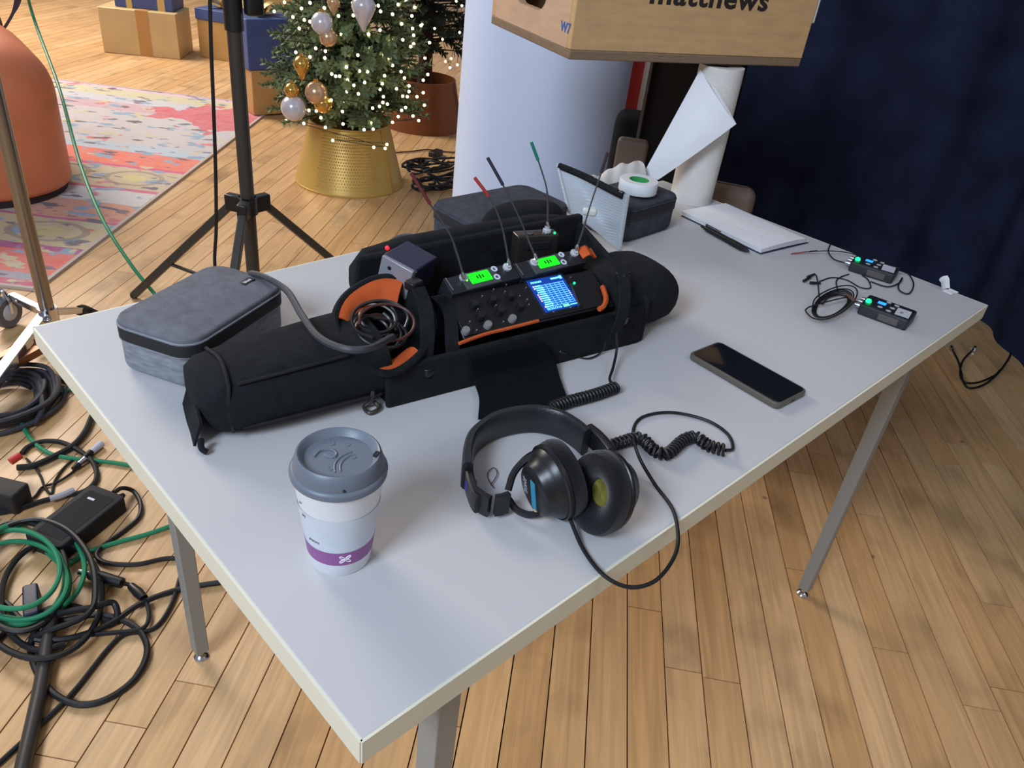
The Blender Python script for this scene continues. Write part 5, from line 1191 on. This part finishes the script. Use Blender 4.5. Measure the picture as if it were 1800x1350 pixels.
g = G(); g.rbox(0.24, 0.14, 0.0, zt3, 0.04, 0.03, M=T(c3_.x, c3_.y, 0) @ RZ(math.degrees(math.atan2(-hd3.x, hd3.y)))); single(g, 'black_bag', black_fabric, 'black equipment bag standing between the column and the paper roll', 'bag')
q = P(1110, 300, 0.60); brown = mat('brown_vinyl', (92, 76, 66), 0.6)
t = thing('brown_stool', 'dull brown padded stool back showing beside the column behind the table', 'stool', T(1.36, 1.02, 0))
for (u0, u1, vt, zz_, d_) in ((1078, 1137, 243, 0, 0),):
    pass
hd1 = ray(1108, 280); hd1 = V3(hd1.x, hd1.y, 0).normalized(); c1_ = V3(CAM.x, CAM.y, 0) + hd1 * 2.16
ROOT[t.name] = T(c1_.x, c1_.y, 0); t.matrix_world = ROOT[t.name]
ztop = facing(1110, 242, c1_ + V3(0, 0, 0.7)).z
g = G(); g.rbox(0.085, 0.03, 0.36, ztop, 0.012, 0.014, 0.004, M=RZ(math.degrees(math.atan2(-hd1.x, hd1.y)))); build(g, 'back_pad', brown, t)
for s_ in (-0.04, 0.04):
    g = G(); g.tube([(s_, 0.0, 0.0), (s_, 0.0, 0.40)], 0.010, 8); build(g, 'leg', black_metal, t)
hd2 = ray(1283, 345); hd2 = V3(hd2.x, hd2.y, 0).normalized(); c2_ = V3(CAM.x, CAM.y, 0) + hd2 * 2.06
zt2 = facing(1280, 322, c2_ + V3(0, 0, 0.7)).z
g = G(); g.rbox(0.13, 0.05, 0.0, zt2, 0.02, 0.03, M=T(c2_.x, c2_.y, 0) @ RZ(math.degrees(math.atan2(-hd2.x, hd2.y)))); single(g, 'brown_satchel', brown, 'brown bag standing on the floor behind the paper roll', 'bag')

# ---- chrome rolling stand at the left edge
cs0 = P(84, 548, 0.11); cs0.z = 0
cst = thing('chrome_stand', 'chrome rolling stand with folded legs at the left picture edge', 'light stand', T(*cs0))
aged = mat('worn_chrome', (150, 142, 132), 0.28, metal=0.9)
g = G(); g.cyl(0.020, 0.09, 2.2, T(*cs0), 24); build(g, 'pole', aged, cst, world=True)
g = G(); g.cyl(0.027, 0.06, 0.125, T(*cs0), 24); build(g, 'base_collar', chrome, cst, world=True)
def bar(a, b, w_, h_, name, m=chrome, parent=cst):
    F = frame(a, b - a, (0, 0, 1)); L_ = (b - a).length; g = G(); g.box((L_ / 2, 0, 0), (L_, w_, h_), F); return build(g, name, m, parent, world=True, bevel=0.002)
bar(P(78, 556, 0.10), P(-40, 712, 0.09), 0.030, 0.028, 'leg')
floor_refl = mat('chrome_floor_reflection', (128, 84, 62), 0.3, metal=0.75)  # chrome legs; the reflected warm floor is put into their brown colour
l2 = bar(P(60, 600, 0.08), P(-60, 662, 0.08), 0.026, 0.022, 'leg', floor_refl)
l3 = bar(P(70, 614, 0.08), P(-60, 685, 0.08), 0.026, 0.022, 'leg', floor_refl)
bar(P(95, 548, 0.10), P(142, 545, 0.05), 0.020, 0.020, 'leg')
g = G(); g.tube(cr(pxpath([(140, 546, .05), (150, 545, .035), (172, 551, .02)], 0), 4), [0.016, 0.018, 0.018, 0.017, 0.016, 0.014, 0.012, 0.010, 0.008], 10); build(g, 'rubber_tip', black_rubber, cst, world=True)
bar(P(78, 548, 0.10), P(20, 520, 0.10), 0.024, 0.022, 'leg')
for (u, v) in ((85, 563), (62, 598), (30, 528), (45, 530), (12, 520)):
    g = G(); g.ball(P(u, v, 0.10 if v < 570 else 0.04), 0.010, 10, (1, 1, 0.8)); build(g, 'bolt', chrome, cst, world=True)
wc = P(12, 548, 0.052); wd_ = V3(0.55, -0.83, 0)
MW = zframe(wc, wd_, (0, 0, 1)); 
g = G(); g.lathe([(0.028, -0.012), (0.046, -0.014), (0.050, -0.008), (0.050, 0.008), (0.046, 0.014), (0.028, 0.012)], MW, 32); wh = build(g, 'caster_wheel', mat('tyre_grey', (96, 96, 100), 0.6), cst, world=True)
g = G(); g.lathe([(0.006, -0.018), (0.026, -0.014), (0.030, 0.0), (0.026, 0.014), (0.006, 0.018)], MW, 24); build(g, 'wheel_hub', mat('pale_hub', (186, 188, 192), 0.4), wh, world=True)
g = G(); g.tube(cr([wc + wd_ * 0.02, wc + wd_ * 0.02 + V3(0, 0, 0.04), wc + V3(0, 0, 0.075), wc - wd_ * 0.02 + V3(0, 0, 0.04), wc - wd_ * 0.02], 5), 0.006, 8); build(g, 'caster_fork', chrome, cst, world=True)

# ---- cables and adapters on the floor, left
def floor_cable(name, label, pts, r, m, k=8, cat='cable', group=None):
    g = G(); g.tube(cr(pxpath([(p[0], p[1], (p[2] if len(p) > 2 else 0) + r + 0.001) for p in pts], r), k), r, 8); return single(g, name, m, label, cat, group=group)
greyc = mat('grey_cable', (58, 58, 64), 0.5)
cc_ = P(6, 712, 0.0); pts = []
rr = random.Random(4)
for i in range(9 * 14):
    a = 2 * PI * i / 14 + 0.4; k = i // 14; s = 0.085 + 0.0085 * k + 0.006 * math.sin(i * 0.9); pts.append(cc_ + V3(s * math.cos(a), s * 0.95 * math.sin(a), 0.010 + 0.010 * (k % 4) + 0.004 * math.sin(i * 1.3)))
pts += pxpath([(62, 745, .012), (74, 720, .03), (72, 690, .04), (64, 668, .03), (40, 655, .012), (0, 655, .01), (-60, 668, .01)], 0.01)
g = G(); g.tube(cr(pts, 3), 0.0068, 7); single(g, 'coiled_cable', greyc, 'thick grey cable coiled on the floor at the left picture edge', 'cable')
floor_cable('floor_cable', 'grey cable running from the coil under the table corner', [(40, 655), (75, 657), (100, 664), (125, 672), (170, 690)], 0.0068, greyc)
floor_cable('floor_cable', 'green cable passing under the coil toward the table', [(150, 684), (120, 686), (95, 695), (72, 708), (40, 730), (42, 752), (60, 778), (85, 796), (110, 803), (140, 807), (190, 812), (240, 820)], 0.0052, green)
floor_cable('floor_cable', 'thick black cable curving from the adapter plug under the table', [(30, 822), (60, 818), (100, 800), (130, 782), (150, 758), (165, 725), (185, 700)], 0.0078, black_rubber)
floor_cable('floor_cable', 'black looped cable with a grey sleeve beside the power adapter', [(38, 797), (50, 785), (75, 776), (105, 777), (135, 790), (160, 808), (170, 830), (165, 850), (145, 865), (110, 872), (70, 882), (30, 895), (-20, 905)], 0.0062, black_rubber)
g = G(); g.tube(cr(pxpath([(130, 861, .016), (110, 870, .016), (88, 877, .016)], 0.01), 6), 0.0074, 8); single(g, 'cable_sleeve', mat('grey_sleeve', (168, 168, 176), 0.5), 'light grey sleeve on the black looped cable', 'cable sleeve')
floor_cable('floor_cable', 'thin black lead with a white plug inside the cable loop', [(128, 808), (110, 825), (95, 848), (90, 868), (78, 855), (72, 838), (60, 820), (46, 806)], 0.003, black_rubber)
floor_cable('floor_cable', 'thin black lead crossing to the silver plug', [(140, 816), (125, 832), (100, 848), (75, 856), (62, 872), (48, 880), (30, 874), (16, 858)], 0.003, black_rubber)
for (u, v, u2, v2, m_, lb) in ((160, 795, 178, 780, mat('pale_plug', (196, 192, 206), 0.5), 'pale plug end lying on the floor by the green cable'), (138, 817, 150, 808, chrome, 'silver plug end inside the black cable loop')):
    t = thing('cable_plug', lb, 'plug', T(*P(u, v, 0)))
    g = G(); g.tube(pxpath([(u, v), (u2, v2)], 0.010), [0.008, 0.010], 10); build(g, 'plug_tip', m_, t, world=True)
    g = G(); g.tube(pxpath([(u - (u2 - u) * 0.8, v - (v2 - v) * 0.8), (u, v)], 0.010), [0.006, 0.009], 10); build(g, 'plug_boot', black_rubber, t, world=True)
# power adapter brick
bA, bB, bC = P(157, 851, .04), P(224, 876, .04), P(111, 962, .04); bD_ = P(37, 943, .04)
bx = ((bC - bB) + (bD_ - bA)); bx.z = 0; bc_ = (bA + bB + bC + bD_) / 4
BMx = frame((bc_.x, bc_.y, 0.0), bx, (0, 0, 1))
ad = thing('power_adapter', 'large black power adapter brick on the floor left of the table', 'adapter', BMx)
g = G(); g.rbox(0.188, 0.098, 0.0, 0.043, 0.010, 0.004, 0.004); build(g, 'housing', mat('adapter_black', (34, 34, 38), 0.65, spec=0.3), ad)
g = G(); g.rbox(0.150, 0.070, 0.0425, 0.0436, 0.004); build(g, 'label_panel', mat('adapter_panel', (36, 36, 40), 0.75, spec=0.2), ad)
q = BMx.inverted() @ P(160, 877, 0.044); g = G(); g.rbox(0.006, 0.019, 0.0432, 0.0446, 0.002, M=T(q.x, q.y, 0)); build(g, 'light_bar', mat('pale_bar', (190, 192, 206), 0.4), ad)
g = G(); g.lathe([(0.009, 0.0), (0.008, 0.012), (0.005, 0.022)], T(-0.093, 0.02, 0.02) @ RY(-90), 14); build(g, 'cable_boot', black_rubber, ad)
floor_cable('floor_cable', 'black cord looping right from the power adapter', [(200, 866, .03), (215, 858, .02), (235, 864), (247, 885), (243, 910), (215, 935), (180, 960), (170, 978), (190, 990), (240, 992), (290, 982), (330, 982)], 0.0052, black_rubber)
# black plug block at the picture edge with red clip
q = P(8, 868, 0.03); pl = thing('plug_block', 'black plug block with red clip at the left picture edge', 'plug', T(q.x, q.y, 0) @ RZ(35))
g = G(); g.rbox(0.055, 0.095, 0.0, 0.055, 0.008, 0.006, 0.004); build(g, 'housing', mat('block_black', (36, 34, 34), 0.7), pl)
g = G(); g.tube(pxpath([(18, 812, .045), (36, 800, .05)], 0), 0.009, 10); build(g, 'red_clip', mat('red_clip', (200, 50, 44), 0.5), pl, world=True)
# green loops
def loops_(cu, cv, ru, rv, n, z, jit, seed, a0=0.0):
    rr = random.Random(seed); out = []
    for i in range(n * 12):
        a = a0 + 2 * PI * i / 12; k = 1 + jit * math.sin(i * 0.37 + seed) + 0.5 * jit * math.sin(i * 0.11)
        out.append((cu + ru * k * math.cos(a) + 20 * math.sin(i * 0.21), cv + rv * k * math.sin(a) + 14 * math.sin(i * 0.17 + 1), z + 0.012 * (i // 12) + 0.004 * math.sin(i)))
    return out
floor_cable('looped_cable', 'green cable piled in loops on the floor at the left edge', [(320, 910), (300, 924), (255, 940), (200, 955), (150, 972), (110, 992)] + loops_(30, 1012, 92, 78, 5, 0.004, 0.18, 3, -1.2), 0.0052, green, 5)
floor_cable('looped_cable', 'black cable piled in wide loops over the green one', loops_(62, 1030, 88, 98, 3, 0.010, 0.22, 9, 1.0) + [(60, 1120, .02), (120, 1122, .012), (190, 1098, .006), (245, 1062, .004), (300, 1040), (345, 1030), (400, 1022)], 0.0062, black_rubber, 5)
floor_cable('looped_cable', 'black cable with the widest loop nearest the table leg', [(-40, 1180), (0, 1120), (60, 1080), (130, 1066), (200, 1095), (200, 1060, .02), (160, 1068, .03), (85, 1085, .02), (56, 1125, .01), (60, 1170), (90, 1215), (135, 1238), (185, 1230), (235, 1195), (258, 1150), (250, 1115), (220, 1092), (170, 1080), (100, 1092), (40, 1090), (10, 1060), (-40, 1040)], 0.0062, black_rubber, 8)
floor_cable('floor_cable', 'thin black cord running diagonally to the lower left corner', [(318, 1010), (300, 1065), (270, 1105), (220, 1115), (190, 1140), (130, 1215), (75, 1270), (0, 1340), (-40, 1372)], 0.0048, black_rubber)
# inline connector
ic = thing('inline_connector', 'grey and black inline cable connector beside the cable loops', 'connector', T(*P(185, 1018, 0)))
g = G(); g.tube(pxpath([(158, 1010), (175, 1014), (215, 1025)], 0.016), [0.010, 0.013, 0.011], 12); build(g, 'socket_body', black_rubber, ic, world=True)
g = G(); g.tube(pxpath([(140, 1006), (158, 1010)], 0.016), 0.008, 12); build(g, 'metal_barrel', chrome, ic, world=True)
g = G(); g.tube(pxpath([(230, 1030), (243, 1042), (253, 1052)], 0.014), [0.008, 0.011, 0.009], 12); build(g, 'ferrite_bead', black_plastic, ic, world=True)
g = G(); g.tube(cr(pxpath([(215, 1025), (230, 1030), (253, 1052), (262, 1080), (250, 1105), (200, 1112), (130, 1118)], 0.010), 6), 0.0045, 8); build(g, 'cord', black_rubber, ic, world=True)
# black leg lying out of the heap towards the lower edge
g = G(); F = [P(92, 1070, 0.03), P(86, 1110, 0.022), P(72, 1205, 0.014), P(40, 1350, 0.014), P(24, 1420, 0.014)]
g.tube(cr(F, 5), 0.013, 10); single(g, 'black_stand_leg', black_metal, 'black metal stand leg lying from the cable heap to the lower left', 'stand leg')
q = P(55, 1058, 0.02); g = G(); g.rbox(0.085, 0.028, 0.0, 0.030, 0.006, 0.004, M=T(q.x, q.y, 0) @ RZ(75)); kb = single(g, 'blue_connector', mat('blue_conn', (26, 30, 62), 0.5), 'dark blue connector under the cable loops', 'connector')
# ---- cable with two plugs on the floor by the drape
fc = thing('plug_cable', 'thin black cable with two silver plugs on the floor by the drape', 'cable', T(*P(1700, 660, 0)))
g = G(); g.tube(cr(pxpath([(1676, 618), (1684, 634), (1689, 652), (1693, 670), (1704, 682), (1730, 676), (1755, 655), (1772, 632), (1778, 618)], 0.005), 8), 0.0038, 8); build(g, 'cord', black_rubber, fc, world=True)
g = G(); g.tube(cr(pxpath([(1709, 616), (1697, 628), (1690, 640), (1688, 660), (1697, 672), (1720, 672), (1748, 660), (1758, 650)], 0.006), 8), 0.0036, 8); build(g, 'cord', black_rubber, fc, world=True)
for (u, v, u2, v2) in ((1674, 614, 1672, 609), (1711, 614, 1714, 610)):
    g = G(); g.tube(pxpath([(u, v), (u2, v2)], 0.010), [0.009, 0.006], 10); build(g, 'silver_plug', chrome, fc, world=True)
